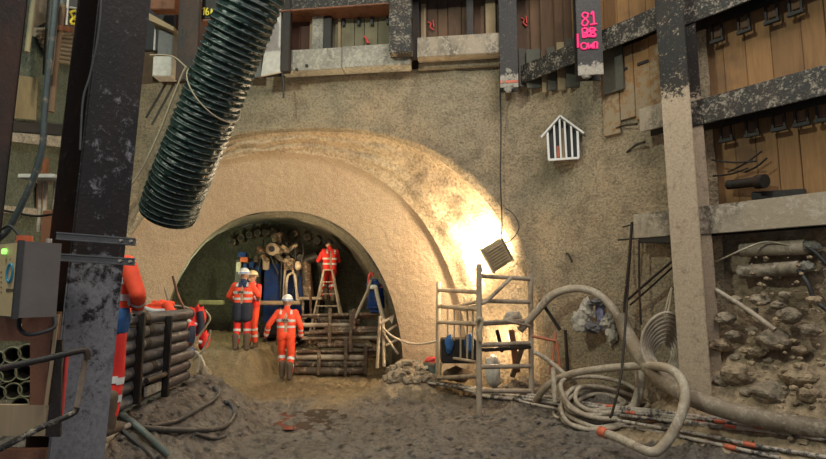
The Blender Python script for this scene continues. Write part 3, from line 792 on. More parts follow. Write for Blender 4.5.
for (x,y) in ((12,355),(27,352),(-4,359),(8,374),(24,372),(-6,378),(13,391),(27,389),(-3,394),(20,405)):
    c=pp(x,y,-.16); r=.040
    o=MB(); o.smooth=True
    ringp=[c+(V((1,.25,0)).normalized()*math.cos(q*PI/10)+UP*math.sin(q*PI/10))*r for q in range(20)]
    ty=thing('stored_pipe','open end of one of the pale pipes seen through the rusty panel opening','pipe',c-UP*r,'pipes behind the rusty panel')
    m=MB(); n=20; vs=[]
    for dd in (0,.5):
        for rr in (r,r*.84):
            vs+=[c-NP*dd+(V((1,.25,0)).normalized()*math.cos(q*PI/10)+UP*math.sin(q*PI/10))*rr for q in range(n)]
    fs=[]
    for q in range(n):
        q2=(q+1)%n; fs+=[(q,q2,n+q2,n+q),(2*n+q,3*n+q,3*n+q2,2*n+q2),(q,2*n+q,2*n+q2,q2),(n+q,n+q2,3*n+q2,3*n+q)]
    m.smooth=False; m.add(vs,fs); m.build('pipe_wall','sheet_green',ty)
    MB().tube(ringp,.0035,6,closed=True).build('rim','board_yellow',ty); k+=1
# guard rail
t=thing('guard_rail','bent steel guard rail in the lower left foreground','railing',P(40,440,2.25))
MB().tube([P(-30,376,2.1),P(0,368.5,2.12),P(45,359,2.2),P(82,350.5,2.28),P(87,353,2.29),P(87.5,360,2.29)],.0135,12,5).build('top_rail','dark_steel',t)
MB().tube([P(86,356,2.29),P(82,378,2.29),P(78,400,2.29),P(75,412,2.29)],.011,10,3).build('end_post','frame_steel',t)
MB().tube([P(77,407,2.29),P(72,414,2.28),P(40,428,2.2),P(0,449,2.12),P(-30,464,2.1)],.0125,12,4).build('lower_rail','splashed_steel',t)
tag(MB().tube([P(67,352,2.75),P(61,418,2.75)],.011,8).build('rust_bar','red_paint'),'thin rust-red bar standing behind the guard rail','steel bar')
# ================= FAR LEFT BACKGROUND =================
def LQ(px,py,o=0):  # on the left wall plane
    q=V((-6.3+o,10.0,0)); n=V((1,.14,0)).normalized(); d=ray(px,py); return O+d*((q-O).dot(n)/d.dot(n))
NL=V((1,.14,0)).normalized()
def lpoly(name,pts,mat,label,cat,o=.08,th=.05):
    m=MB(); m.prism([LQ(x,y,o) for x,y in pts],NL*-th); return tag(m.build(name,mat),label,cat)
lpoly('board_sheet',[(35,0),(54,0),(52,18),(33,30)],'corrugated','textured tan sheet at the top of the left background','sheet')
t=thing('corrugated_sheet','tan corrugated sheet in the upper left background','sheet',LQ(55,60,.2))
m=MB()
for k in range(9):
    y0=24+k*4.4; m.t=1; 
    xl=34+max(0,(k-1))*2.2; m.tube([LQ(xl,y0+ (6 if k<2 else 0),.16),LQ(76,y0+5,.16)],.035,6)
m.build('sheet','corrugated',t)
lpoly('ledge',[(8,132),(70,137),(70,148),(8,141)],'block_concrete','pale concrete ledge across the left background','ledge',.15,.12)
lpoly('gap_shade_strip',[(10,121),(70,125),(70,136),(10,131)],'sign_dark','flat dark strip painted as recess shade above the pale ledge on the left','recess',.06,.04)  # near-black slab painted as the shade of the gap
lpoly('dark_door_post',[(43,158),(49,158),(47,216),(41,216)],'rust_plate','dark upright post against the left background wall','post',.12,.08)
lpoly('wall_ledge',[(0,205),(60,211),(60,219),(0,212)],'block_concrete','lower pale ledge behind the control box','ledge',.2,.12)
lpoly('timber_board',[(17,75),(38,78),(36,120),(14,118)],'lagging_green','tan timber boards low in the upper left background','board',.07,.04)
for k,(pts,r,mt,l) in enumerate((([(33,3),(27,52)],.035,'lagging_green','short yellow timber pole top left'),([(52,0),(49,40),(47,75)],.06,'dark_steel','dark upright pole top left behind the hose'),([(63,5),(56,60),(51,112)],.045,'lagging_shade','pinkish timber pole leaning in the upper left background'),([(57,0),(53,50),(50,74)],.03,'corrugated','thin tan pole beside the dark upright pole'))):
    tag(MB().tube([LQ(x,y,.35) for x,y in pts],r,8,3).build('pole',mt),l,'pole')
t=thing('graffiti_panel','small panel with white lines and a yellow looped mark at top left','panel',LQ(71,28,.35))
m=MB(); m.prism([LQ(63,0,.35),LQ(82,0,.35),LQ(79,27,.35),LQ(62,25,.35)],NL*-.04); m.build('board','panel_grey',t)
MB().tube([LQ(68,0,.38),LQ(66,25,.38)],.02,6).build('white_line','pale_panel',t); MB().tube([LQ(67,7,.38),LQ(80,9,.38)],.02,6).build('white_line','pale_panel',t)
MB().tube([LQ(x,y,.38) for x,y in ((70,12),(75,11),(77,15),(73,18),(70,22),(74,24),(77,21),(73,18),(70,12))],.022,6,4).build('yellow_mark','yellow_paint',t)
m=MB(); m.prism([LQ(60,25,.4),LQ(80,28,.4),LQ(80,34,.4),LQ(60,30,.4)],NL*-.04); tag(m.build('rust_strip','rust_plate'),'rusty strip under the marked panel at top left','plate')
t=thing('platform','small pale platform on thin legs in the left background','platform',P(46,232,6.0))
MB().box(P(48,179.5,6.0),(.42,.4,.05),None,.008).build('deck','pale_panel',t)
for x in (41,46,56): MB().tube([P(x,181,6.0),P(x-2.5,232,6.0)],.022,8).build('leg','hose_grey',t)
tag(MB().box(V((P(51,214,5.9).x,5.9,1.7)),(.12,.12,2.2),None,.01).build('rusty_post','rust_plate'),'rusty post beside the small platform on the left','post')
wire([P(62,-60,5.0),P(52,40,5.0),P(46,95,5.0),P(44,120,5.0),P(42,150,5.0),P(32,182,5.0),P(18,212,5.0),P(6,232,5.0),P(-10,245,5.0)],.030,'bench_blue','blue-grey hose drooping down the left background','hose','hose',8,n=10)
wire([P(-10,208,5.2),P(12,212,5.2),P(36,216,5.2),P(55,214,5.2)],.012,'dark_steel','thin wire along the lower pale ledge on the left','wire')
wire([P(20,236,4.6),P(10,226,4.6),P(0,230,4.6)],.012,'black_rubber','thin black cable behind the top of the control box','cable','cable')
# between column and duct
def seg(name,px0,px1,y0,y1,Y,d,mat,label,cat,par=None):
    A=P(px0,y1,Y);B=P(px1,y0,Y); o=MB().box(((A.x+B.x)/2,Y+d/2,(A.z+B.z)/2),(abs(B.x-A.x),d,abs(B.z-A.z)),None,.01).build(name,mat,par)
    return tag(o,label,cat) if label else o
t=thing('steel_column','dark rusty column left of the ventilation duct',"steel column",P(188,80,8.3))
seg('front_flange',175,203,-60,80,8.3,.04,'column_web',None,None,t); seg('web',187,190,-60,80,8.34,.25,'dark_steel',None,None,t); seg('back_flange',175,203,-60,80,8.59,.04,'dark_steel',None,None,t)
seg('rust_beam',150,175,-5,9,8.7,.2,'rust_plate','upper rusty beam between the foreground column and the duct column','steel beam')
m=MB(); m.prism([P(149,13,8.6),P(174,27,8.6),P(174,31,8.6),P(149,20,8.6)],V((0,.3,0))); tag(m.build('timber_board','timber_pale'),'sloping pale timber board left of the duct column','board')
seg('panel',153,156,27,50,8.8,.05,'pale_panel','thin white strip in the gap left of the duct column','panel')
seg('concrete_block',157,173,30,55,8.75,.2,'panel_grey','bluish grey block above the pale block left of the duct','block')
seg('concrete_block',152,172,56,76,8.6,.25,'pale_panel','pale square block left of the duct column','block')
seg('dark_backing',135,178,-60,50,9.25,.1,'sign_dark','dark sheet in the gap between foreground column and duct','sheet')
t=thing('marked_beam','dark beam end with yellow painted characters beside the duct','steel beam',P(207,20,8.2))
seg('body',201,262,-4,19,8.5,.2,'dark_steel',None,None,t); seg('lower_lip',201,262,19,21,8.45,.3,'rust_plate',None,None,t)
yk=lambda x,y:P(x,y,8.48)
strokes('yellow_writing',[[(203,9),(204.5,8),(203.5,15)],[(208,8),(206,11),(206.5,15),(208.5,14),(208,11.5),(206.5,12)],[(211,15),(211.5,9),(213.5,15),(214.5,9)]],yk,.012,'yellow_paint',t)
for k,(pa,pb) in enumerate((((168,80),(146,118)),((174,84),(152,125)))):
    wire([P(*pa,8.9),P((pa[0]+pb[0])/2,(pa[1]+pb[1])/2,8.9),P(*pb,8.9)],.02,'black_rubber',['left one of two black cables slanting down left of the duct','right one of two black cables slanting down left of the duct'][k],'cable','cable')
wire([P(150,55,6.6),P(163,55,6.6),P(174,57,6.6),P(185,66,6.5),P(187,68,6.4)],.010,'rope','tan rope tied from the foreground column to the duct','rope','rope')
wire([P(186,67,6.4),P(181,77,6.4),P(172,100,6.4),P(158,135,6.4),P(140,172,6.4),P(122,195,6.4)],.012,'rope','long tan rope hanging down from the duct knot to the foreground column','rope','rope')
# ================= VENTILATION DUCT =================
ax=[P(276,-75,5.75),P(254,-6,5.9),P(230,55,6.15),(P(209,108,6.4)),P(189,158,6.65),P(175,193,6.9),P(168,213,7.05)]
axc=catmull(ax,30); L=[0]
for i in range(1,len(axc)): L.append(L[-1]+(axc[i]-axc[i-1]).length)
TL=L[-1]
def at(s):
    s=max(0,min(TL,s)); lo,hi=0,len(L)-1
    while hi-lo>1:
        mm=(lo+hi)//2
        if L[mm]<=s: lo=mm
        else: hi=mm
    u=(s-L[lo])/max(1e-9,L[hi]-L[lo]); p=axc[lo].lerp(axc[hi],u)
    s2=min(TL,s+.02); return p
def frame(s):
    d=(at(min(TL,s+.05))-at(max(0,s-.05))).normalized(); x=V((0,1,0)).cross(d).normalized(); y=d.cross(x); return at(s),d,x,y
rad=lambda s: lerp(.345,.372,s/TL)
t=thing('ventilation_duct','big dark green corrugated ventilation duct hanging from the upper left','ventilation duct',at(TL))
pitch=.082; NS=int(TL/pitch*9); NK=64; rows=[]
for i in range(NS+1):
    s=TL*i/NS; p,d,x,y=frame(s); row=[]
    for k in range(NK+1):
        a=2*PI*(k%NK)/NK; ph=(s/pitch-(k%NK)/NK)*2*PI if True else 0
        c=math.cos(ph); sag=.020*(c*.5+.5)**.6
        crk=.034*noise.noise(V((math.cos(a)*4.5,math.sin(a)*4.5,s*14)))*(.3+.7*(.5-.5*c)) + .016*noise.noise(V((math.cos(a)*9,math.sin(a)*9,s*22)))
        r=rad(s)-.020+sag+crk
        row.append(p+(x*math.cos(a)+y*math.sin(a))*r)
    rows.append(row)
# roll the end inwards
for q,(rr,ds) in enumerate(((.97,.015),(.90,.018),(.82,.0),(.80,-.3))):
    p,d,x,y=frame(TL); rows.append([p+d*ds+(x*math.cos(2*PI*k/NK)+y*math.sin(2*PI*k/NK))*(rad(TL)*rr) for k in range(NK+1)])
g=grid_mesh(rows); g.build('sleeve','duct_skin',t,fix=False)
hel=[]; NT_=int(TL/pitch)*32
for i in range(NT_+1):
    s=TL*i/NT_; p,d,x,y=frame(s); a=2*PI*(s/pitch); hel.append(p+(x*math.cos(a)+y*math.sin(a))*(rad(s)+.002))
MB().tube(hel,.0065,6).build('spiral_wire','duct_wire',t)
rp=[]
s0=2.05
i0=min(range(len(L)),key=lambda i:abs(axc[i].z-P(203,95,6.35).z)); s0=L[i0]
for k in range(40):
    a=2*PI*k/40; p,d,x,y=frame(s0-.2*math.cos(a-.3)); rp.append(p+(x*math.cos(a)+y*math.sin(a))*(rad(s0)+.016))
tag(MB().tube(rp,.009,6,closed=True).build('rope','rope'),'tan rope looped around the ventilation duct','rope')
# ================= PIPE STACK =================
A0_=P(100,403,4.85); B0_=P(184,375,7.0)
grp='dark pipes stacked on the left bank'
names=['bottom','second from the bottom','third from the bottom','middle','third from the top','second from the top','top']
for k in range(7):
    j=random.uniform(-.04,.04); za=.80+.134*k
    a=V((A0_.x,A0_.y,za)); b=V((B0_.x,B0_.y+random.uniform(-.12,.15),za-.02)); 
    t=thing('steel_pipe','dark muddy pipe in the stack on the left bank, %s one'%names[k],'pipe',(a+b)/2-V((0,0,.065)),grp)
    d=(b-a).normalized(); MB().tube([a,a.lerp(b,.3),a.lerp(b,.6),b],.066,18,2).build('barrel','pipe_steel',t)
    MB().tube([b-d*.02,b+d*.012],.070,18).build('end_collar','pipe_steel',t)
    c=a.lerp(b,.35+.05*(k%3)); MB().tube([c-d*.06,c+d*.06],.070,18).build('coupling','dark_steel',t)
for i,(x,y0,y1,Y) in enumerate(((140,313,404,5.40),(168,316,397,6.12))):
    p=P(x,y0,Y); q=P(x-2,y1,Y)
    o=MB().box((p+q)/2,(.075,.05,(p-q).length),None,.006).build('stake','dark_steel'); tag(o,['nearer upright stake holding the pipe stack','farther upright stake holding the pipe stack'][i],'stake')
for i,(x0,y0,Y0_,x1,y1,Y1_) in enumerate(((112,320,5.0,160,317,6.3),(150,314,5.9,182,312,6.9))):
    tag(MB().bar(P(x0,y0,Y0_),P(x1,y1,Y1_),.07,.05,UP,.006).build('timber_lath','hose_grey'),['pale lath lying on the near half of the pipe stack','pale lath lying on the far half of the pipe stack'][i],'timber')
tag(MB().tube([P(146,381,5.5),P(168,373,6.2)],.03,10).build('short_pipe','splashed_steel'),'short pale pipe across the front of the stack, between the stakes','pipe')
tag(MB().bar(P(145,392,5.5),P(160,386,6.0),.03,.10,UP,.01).build('offcut','block_concrete'),'small pale offcut at the foot of the farther stake','offcut')
# foreground hoses and pole on the ground
def gw(pts,r,mat,label,dz=0,name='hose',cat='hose',sub=6,n=10,group=None):
    q=[]
    for p in pts:
        g=G(p[0],p[1]); q.append(V((g.x,g.y,gh(g.x,g.y)+r*.75+(p[2] if len(p)>2 else 0)+dz)))
    return wire(q,r,mat,label,cat,name,sub,group,n)
gw([(98,425),(120,428),(150,431),(190,434),(222,430),(234,418),(230,406),(224,404)],.030,'hose_dark','dark hose curving in a wide bend on the mud at lower left')
gw([(150,430),(176,424),(196,414),(212,404),(218,396),(214,390)],.026,'hose_dark','dark hose with its end curling upward, above the wide bend',.01)
gw([(110,417,.05),(135,433,.04),(168,462,.03)],.033,'hose_green','straight pale green pole lying in the left foreground mud',0,'pole','pole')
gw([(98,462),(106,446),(116,434),(130,428)],.028,'hose_grey','grey hose at the foot of the foreground column')
gw([(100,415,.03),(118,416,.04),(128,424,.02)],.022,'hose_green','short green hose piece at the foot of the foreground column')
gw([(112,424),(135,444),(152,462)],.022,'black_rubber','black cable running beside the pale green pole',0,'cable','cable')
gw([(195,436),(215,440),(225,438)],.02,'hose_dark','short hose piece below the wide bend')
# red jackets, cable tangle beyond the stack
def drape(name,px,py,Y,sx,sz,mat,label,seed,cat='jacket',extra=None):
    t=thing(name,label,cat,P(px,py,Y)-V((0,0,sz)))
    m=MB(); m.smooth=True; m.blob(P(px,py,Y),1,seed,(sx,.10,sz),4,.5,2.2); m.build('cloth',mat,t)
    c=P(px,py,Y)
    if extra:
        m=MB(); m.smooth=True; m.tube([c+V((-sx*.8,-.09,sz*.1)),c+V((0,-.16,-.02)),c+V((sx*.8,-.09,-sz*.15))],.03,8,3); m.build('tape_band','tape',t)
        m=MB(); m.smooth=True; m.tube([c+V((sx*.5,-.05,sz*.6)),c+V((sx*.9,-.1,0)),c+V((sx*.8,-.12,-sz*.7))],.06,8,3,cap=True); m.build('sleeve',mat if extra==1 else 'dark_cloth',t)
    return t
drape('hanging_jacket',197,322,8.6,.12,.26,'hivis_red','red jacket with dark sleeve hanging in the tangle behind the pipe stack',3,extra=2)
drape('hanging_jacket',191,334,8.3,.06,.18,'hivis_red','smaller red garment hanging just left of the dark-sleeved jacket',5,extra=2)
drape('hanging_jacket',203,340,8.5,.09,.14,'hivis_red','red garment hanging lowest in the tangle beyond the stack',8,extra=1)
drape('draped_jacket',160,309,7.2,.20,.11,'hivis_orange','orange jacket thrown over the far end of the pipe stack',6,extra=1)
drape('draped_jacket',128,313,6.0,.12,.05,'hivis_orange','small orange bundle on top of the stack beside the worker',9)
for k,(pts,r,mt,l) in enumerate((
  ([(173,276),(178,295),(186,312),(193,330)],.022,'rust_plate','thin rusty pole leaning at the left side of the tunnel mouth'),
  ([(165,288),(168,300),(172,316)],.018,'hose_grey','short thin pole standing behind the orange jacket'),
  ([(162,305),(180,306),(192,309)],.016,'hose_grey','thin bar running from the orange jacket to the tangle'),
  ([(188,352),(196,340),(206,326),(210,318),(205,310)],.018,'rope','upper tan hose strand arching over the red jackets'),
  ([(193,360),(203,350),(209,338),(210,330)],.018,'hose_grey','grey hose strand curving below the red jackets'),
  ([(184,352),(190,356),(196,352),(200,358),(197,372)],.022,'rope_pale','pale looped strand in the lower tangle'),
  ([(190,353),(186,362),(187,374)],.018,'rope_pale','pale strand dropping at the left of the lower tangle'),
  ([(196,353),(203,362),(203,378)],.018,'rope','tan strand dropping at the right of the lower tangle'),
  ([(200,355),(205,368),(204,384)],.02,'rope_pale','longest pale strand reaching the mud below the tangle'))):
    wire([P(x,y,8.2 if k>2 else 8.6) for x,y in pts],r,mt,l,'cable','tangled_strand' if k>2 else 'pole',6)
m=MB(); m.smooth=True; m.blob(P(191,345,8.3),.12,4,(1,.8,1.2),3,.5); tag(m.build('muddy_bag','earth'),'muddy bag hanging in the tangle beyond the pipe stack','bag')
m=MB(); m.smooth=True; m.blob(P(205,374,8.1),.09,14,(.9,.8,1.2),3,.4); tag(m.build('muddy_bag','rock'),'small pale bag hanging lowest beside the mud bank','bag')
tag(MB().tube([P(191,350,8.12),P(192,350,8.05)],.035,12).build('hose_coupling','blue_plastic'),'small blue hose coupling in the tangle','coupling')

m=MB(); m.smooth=False
for k in range(520):
    x=random.uniform(-3.6,2.4); y=random.uniform(4.6,9.0)
    if ((x+1.75)/1.1)**2+((y-8.2)/.8)**2<1: continue
    if x>-1.9 and random.random()<.45: continue
    m.blob((x,y,gh(x,y)+.005),random.uniform(.012,.042),k,(1.3,1,.6),1,.5)
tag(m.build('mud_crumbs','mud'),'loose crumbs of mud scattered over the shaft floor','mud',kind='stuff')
# ================= PEOPLE =================
def remesh(mb,vox,smooth_it=3):
    me=D.meshes.new('tmp'); me.from_pydata(mb.v,[],mb.f); o=D.objects.new('tmp',me); COL.objects.link(o)
    r=o.modifiers.new('r','REMESH'); r.mode='VOXEL'; r.voxel_size=vox
    s=o.modifiers.new('s','SMOOTH'); s.iterations=smooth_it; s.factor=.5
    dg=bpy.context.evaluated_depsgraph_get(); m2=o.evaluated_get(dg).to_mesh()
    vs=[v.co.copy() for v in m2.vertices]; fs=[list(p.vertices) for p in m2.polygons]; ns=[p.normal.copy() for p in m2.polygons]; vn=[v.normal.copy() for v in m2.vertices]
    o.evaluated_get(dg).to_mesh_clear(); D.objects.remove(o); D.meshes.remove(me)
    return vs,fs,vn
def caps(m,a,b,ra,rb,n=14,sc=(1,1,1)):
    a=V(a);b=V(b); d=b-a; L=d.length
    bm=bmesh.new(); bmesh.ops.create_icosphere(bm,subdivisions=2,radius=1); bm.verts.index_update()
    for c,r in ((a,ra),(b,rb)): m.add([c+V((v.co.x*sc[0],v.co.y*sc[1],v.co.z*sc[2]))*r for v in bm.verts],[[v.index for v in f.verts] for f in bm.faces])
    bm.free()
    if L>1e-4: m.tube([a,b],lambda t:lerp(ra,rb,t)*.99,n)
def person(name,label,loc,rot,J,upper,lower,helmet,waist=None,vox=.016,group=None,glove='dark_cloth',collar=None,logo=False,wl=.24,sc=1.0,bands=True,backpanel=None):
    t=thing(name,label,'person',loc,group)
    R=Matrix.Rotation(rot,3,'Z'); base=V(loc)
    j=dict(hipL=(-.095,0,.90),kneeL=(-.11,.03,.50),ankL=(-.12,-.03,.10),hipR=(.095,0,.90),kneeR=(.11,.03,.50),ankR=(.12,-.03,.10),
      pel=(0,0,.96),wst=(0,0,1.10),chs=(0,0,1.30),nek=(0,.0,1.47),hed=(0,.03,1.62),
      shL=(-.18,0,1.41),elL=(-.26,-.02,1.14),wrL=(-.29,.08,.90),shR=(.18,0,1.41),elR=(.26,-.02,1.14),wrR=(.29,.08,.90))
    j.update(J); j={k:V(v) for k,v in j.items()}
    def fin(vfn,name,mat,parent=t,flat=False):
        vs,fs,_=vfn; m=MB(); m.smooth=not flat; m.add([base+R@(v*sc) for v in vs],fs); return m.build(name,mat,parent,fix=False)
    side=lambda v,dx:v+V((dx,0,0))
    # body (skin)
    b=MB()
    caps(b,j['pel'],j['chs'],.10,.11); caps(b,j['chs'],j['nek'],.09,.062); caps(b,j['nek'],j['hed']-V((0,0,.05)),.058,.058)
    h=j['hed']; caps(b,h+V((0,0,.03)),h+V((0,.012,-.06)),.098,.068,sc=(.86,1,1.1))
    caps(b,h+V((0,.095,-.01)),h+V((0,.112,-.035)),.012,.017)         # nose
    for s in (-1,1): caps(b,h+V((s*.088,.0,.01)),h+V((s*.086,-.005,-.03)),.018,.012); caps(b,h+V((s*.03,.080,.012)),h+V((s*.036,.078,.012)),.014,.014)
    caps(b,h+V((-.02,.090,-.068)),h+V((.02,.090,-.068)),.010,.010)
    for s in 'LR':
        caps(b,j['chs'],j['sh'+s],.09,.05); caps(b,j['sh'+s],j['el'+s],.045,.036); caps(b,j['el'+s],j['wr'+s],.035,.026)
        d=(j['wr'+s]-j['el'+s]).normalized(); caps(b,j['wr'+s],j['wr'+s]+d*.07,.026,.030,sc=(1,1,1))
        caps(b,j['pel'],j['hip'+s],.10,.085); caps(b,j['hip'+s],j['knee'+s],.075,.052); caps(b,j['knee'+s],j['ank'+s],.05,.036)
    fin(remesh(b,vox),'body','skin')
    # jacket
    m=MB()
    for dx in (-.085,.085):
        caps(m,side(j['pel'],dx*1.0)+V((0,0,-.02)),side(j['wst'],dx),.115,.112); caps(m,side(j['wst'],dx),side(j['chs'],dx*1.1),.112,.122)
        caps(m,side(j['chs'],dx*1.1),j['nek']+V((dx*.55,0,-.05)),.122,.075)
    caps(m,j['nek']-V((0,0,.03)),j['nek']+V((0,.005,.03)),.075,.07)
    for s in 'LR':
        caps(m,j['chs']+(j['sh'+s]-j['chs'])*.6,j['sh'+s],.10,.078); caps(m,j['sh'+s],j['el'+s],.076,.062); caps(m,j['el'+s],j['wr'+s],.062,.050)
    jk=remesh(m,vox,2); jo=fin(jk,'jacket',upper)
    def band(tests,name,mat,src=jk,off=.006,par=t):
        vs,fs,vn=src; m=MB(); m.smooth=True; keep=[]
        for f in fs:
            c=sum((vs[i] for i in f),V())/len(f)
            if any(q(c) for q in tests): keep.append(f)
        if not keep: return
        idx={}; vv=[]
        for f in keep:
            for i in f:
                if i not in idx: idx[i]=len(vv); vv.append(base+R@((vs[i]+vn[i]*off)*sc))
        m.add(vv,[[idx[i] for i in f] for f in keep]); return m.build(name,mat,par,fix=False)
    if bands:
        q=[]
        up=(j['nek']-j['pel']).normalized()
        hh=lambda c:(c-j['pel']).dot(up)
        def near(c,a,b,r):
            d=b-a; u=max(0,min(1,(c-a).dot(d)/d.length_squared)); return (c-a-d*u).length<r,u
        def tor(c):
            for s in 'LR':
                for a,b2 in ((('sh'+s),('el'+s)),(('el'+s),('wr'+s))):
                    n_,u=near(c,j[a],j[b2],.088)
                    if n_ and abs(c.x)>.2 : return False
            return True
        q.append(lambda c: tor(c) and (.13<hh(c)<.18 or .27<hh(c)<.32))
        q.append(lambda c: hh(c)>.43 and .09<abs(c.x-j['nek'].x)<.13 and abs(c.x)<.15 )
        for s in 'LR':
            q.append(lambda c,s=s: (lambda r:r[0] and (.30<r[1]<.46))(near(c,j['el'+s],j['wr'+s],.085)) )
            q.append(lambda c,s=s: (lambda r:r[0] and (.72<r[1]<.95))(near(c,j['el'+s],j['wr'+s],.085)) )
        band(q,'reflective_tape','tape')
        if backpanel: band([lambda c: hh(c)>.40 and abs(c.x)<.14 and c.y<.02],'shoulder_panel',backpanel,off=.004)
    # trousers
    m=MB()
    for s in 'LR':
        caps(m,j['pel']+(j['hip'+s]-j['pel'])*.6+V((0,0,.02)),j['hip'+s],.125,.112,sc=(1,1,1)); caps(m,j['hip'+s],j['knee'+s],.105,.078); caps(m,j['knee'+s],j['knee'+s].lerp(j['ank'+s],.80),.078,.072)
    tr=remesh(m,vox,2); fin(tr,'trousers',lower)
    if bands:
        q=[]
        for s in 'LR':
            q.append(lambda c,s=s:(lambda r:r[0] and (.08<r[1]<.22 or .44<r[1]<.58))(near(c,j['knee'+s],j['ank'+s],.13)))
        band(q,'trouser_tape','tape',tr)
    if waist:
        m=MB()
        for dx in (-.085,.085): caps(m,side(j['pel'],dx)+V((0,0,-wl)),side(j['pel'],dx)+V((0,0,.0)),.135,.142)
        fin(remesh(m,vox,2),'waist_layer',waist)
    # boots
    for s in 'LR':
        m=MB(); a=j['ank'+s]; caps(m,a+V((0,0,.22)),a,.075,.062); caps(m,a+V((0,-.02,-.045)),a+V((0,.15,-.055)),.052,.042)
        fin(remesh(m,.012,2),'boot','boot_mud')
        # glove with fingers
        m=MB(); w=j['wr'+s]; d=(w-j['el'+s]).normalized(); sd=V((0,1,0)); sd=(sd-d*sd.dot(d)).normalized(); nn=d.cross(sd)
        caps(m,w-d*.03,w+d*.02,.034,.032)
        for k in range(4):
            o_=sd*(.030-.020*k); a=w+d*.02+o_*.6; b2=w+d*.085+o_; caps(m,a,b2,.016,.013,8)
            l=(.06,.072,.066,.05)[k]; in_=nn*(1 if s=='L' else -1)
            c1=b2+d*l*.55+in_*.010; c2=c1+d*l*.35+in_*.022; caps(m,b2,c1,.0105,.0095,8); caps(m,c1,c2,.0095,.008,8)
        th=w+d*.035+sd*.03; t2=th+sd*.03+d*.03; caps(m,w+d*.02+sd*.015,th,.018,.014,8); caps(m,th,t2,.013,.012,8); caps(m,t2,t2+d*.028+nn*(.01 if s=='L' else -.01),.012,.010,8)
        fin(remesh(m,.006,1),'glove',glove)
    # helmet
    m=MB(); m.smooth=True; c=h+V((0,-.005,.045)); n=24; rings=[(.128,0),(.127,.03),(.118,.065),(.098,.098),(.066,.122),(.03,.134),(.001,.136)]
    vs=[];fs=[]
    for r,z in [(.142,-.006),(.142,.002)]+rings:
        for k in range(n):
            a=2*PI*k/n; ex=1.13 if r>.13 else 1.08
            vs.append(c+V((r*.92*math.cos(a),r*ex*math.sin(a)+(.018 if (r>.13 and math.sin(a)>0) else 0)*math.sin(a),z)))
    for i in range(len(rings)+1):
        for k in range(n): fs.append((i*n+k,i*n+(k+1)%n,(i+1)*n+(k+1)%n,(i+1)*n+k))
    fs.append([(len(rings)+1)*n+k for k in range(n)])
    m.add([base+R@(v*sc) for v in vs],fs); hm=m.build('helmet',helmet,t)
    m=MB(); ring=[base+R@((c+V((.121*math.cos(2*PI*k/24),.140*math.sin(2*PI*k/24),.018)))*sc) for k in range(24)]
    m.tube(ring,.011,6,closed=True); m.build('helmet_band','blue_plastic' if helmet=='white_plastic' else 'sign_dark',hm)
    if collar:
        m=MB(); ring=[base+R@((j['nek']+V((.08*math.cos(2*PI*k/16),.075*math.sin(2*PI*k/16),-.015)))*sc) for k in range(16)]
        m.tube(ring,.03,8,closed=True); m.build('collar',collar,t)
    if logo:
        m=MB(); yb=-.155
        for L_ in ([(-.06,1.30),(-.04,1.24),(-.06,1.235)],[(-.03,1.24),(-.03,1.29),(-.005,1.275),(-.03,1.265),(-.002,1.24)],[(.02,1.24),(.035,1.285),(.05,1.24)],[(-.08,1.262),(.07,1.268)]):
            m.tube([base+R@(V((x,yb,z))*sc) for x,z in L_],.007,6,3)
        m.build('back_print','sign_dark',t)
    return t
def ground(px,py,Y):
    p=P(px,py,Y); return V((p.x,p.y,gh(p.x,p.y)-.01))
g=ground(285,378,11.15)
person('worker','worker in orange hi-vis walking away into the tunnel, arms held out, white helmet',g,.05,
   dict(hipL=(-.09,0,.90),kneeL=(-.10,.12,.53),ankL=(-.07,.02,.13),kneeR=(.11,.02,.5),ankR=(.12,-.16,.12),elL=(-.37,-.03,1.16),wrL=(-.44,.08,.93),elR=(.30,-.03,1.14),wrR=(.30,.1,.92),hed=(0,.05,1.62)),
   'hivis_orange','hivis_orange','white_plastic',waist=None,logo=True,sc=.99)
g=ground(241,352,11.3)
person('worker','worker in orange jacket, dark waist layer and red trousers standing with back turned',g,.0,
   dict(elL=(-.33,.05,1.18),wrL=(-.28,.24,1.08),elR=(.31,.05,1.2),wrR=(.27,.24,1.12)),'hivis_orange','hivis_red','white_plastic',waist='dark_cloth',backpanel='navy_cloth',logo=True,sc=.98)
g=ground(251,345,12.0)
person('worker','worker in cream helmet, half hidden behind the worker with the dark waist layer',g,2.6,
   dict(elL=(-.30,.1,1.18),wrL=(-.2,.28,1.1)),'hivis_red','hivis_orange','cream_plastic',sc=.98)
# ladder worker
lp=P(328,268,13.0)
person('worker','worker in red hi-vis jacket standing up on the stepladder under the tunnel crown',V((lp.x,lp.y+.25,lp.z-.86)),.5,
   dict(pel=(0,0,.90),hipL=(-.1,0,.85),hipR=(.1,0,.85),kneeL=(-.11,.16,.5),kneeR=(.11,.14,.5),ankL=(-.11,.0,.12),ankR=(.11,.0,.12),elL=(-.3,.1,1.15),wrL=(-.15,.3,1.2),elR=(.3,.1,1.15),wrR=(.15,.3,1.22),hed=(.0,.10,1.58)),
   'hivis_red','hivis_red','sign_dark',sc=.92)
t=thing('stepladder','A-frame stepladder standing in the tunnel with a worker on it','ladder',P(328,330,13.0))
top=P(328,270,12.95); gz=gh(top.x,top.y)
for s in (-1,1):
    for yy in (-.12,.62):
        MB().bar(top+V((s*.10,0 if yy<0 else .06,0)),V((top.x+s*.52,top.y+yy,gz)),.045,.03,V((0,1,0)),.004).build('rail','frame_steel',t)
for k in range(1,7):
    u=k/7.2; hw=lerp(.10,.52,u); z=lerp(top.z,gz,u); MB().box((top.x,top.y-.12*u,z),(hw*2,.06,.025)).build('rung','frame_steel',t)
MB().box(top+V((0,.03,0)),(.26,.14,.03),None,.004).build('top_step','frame_steel',t)
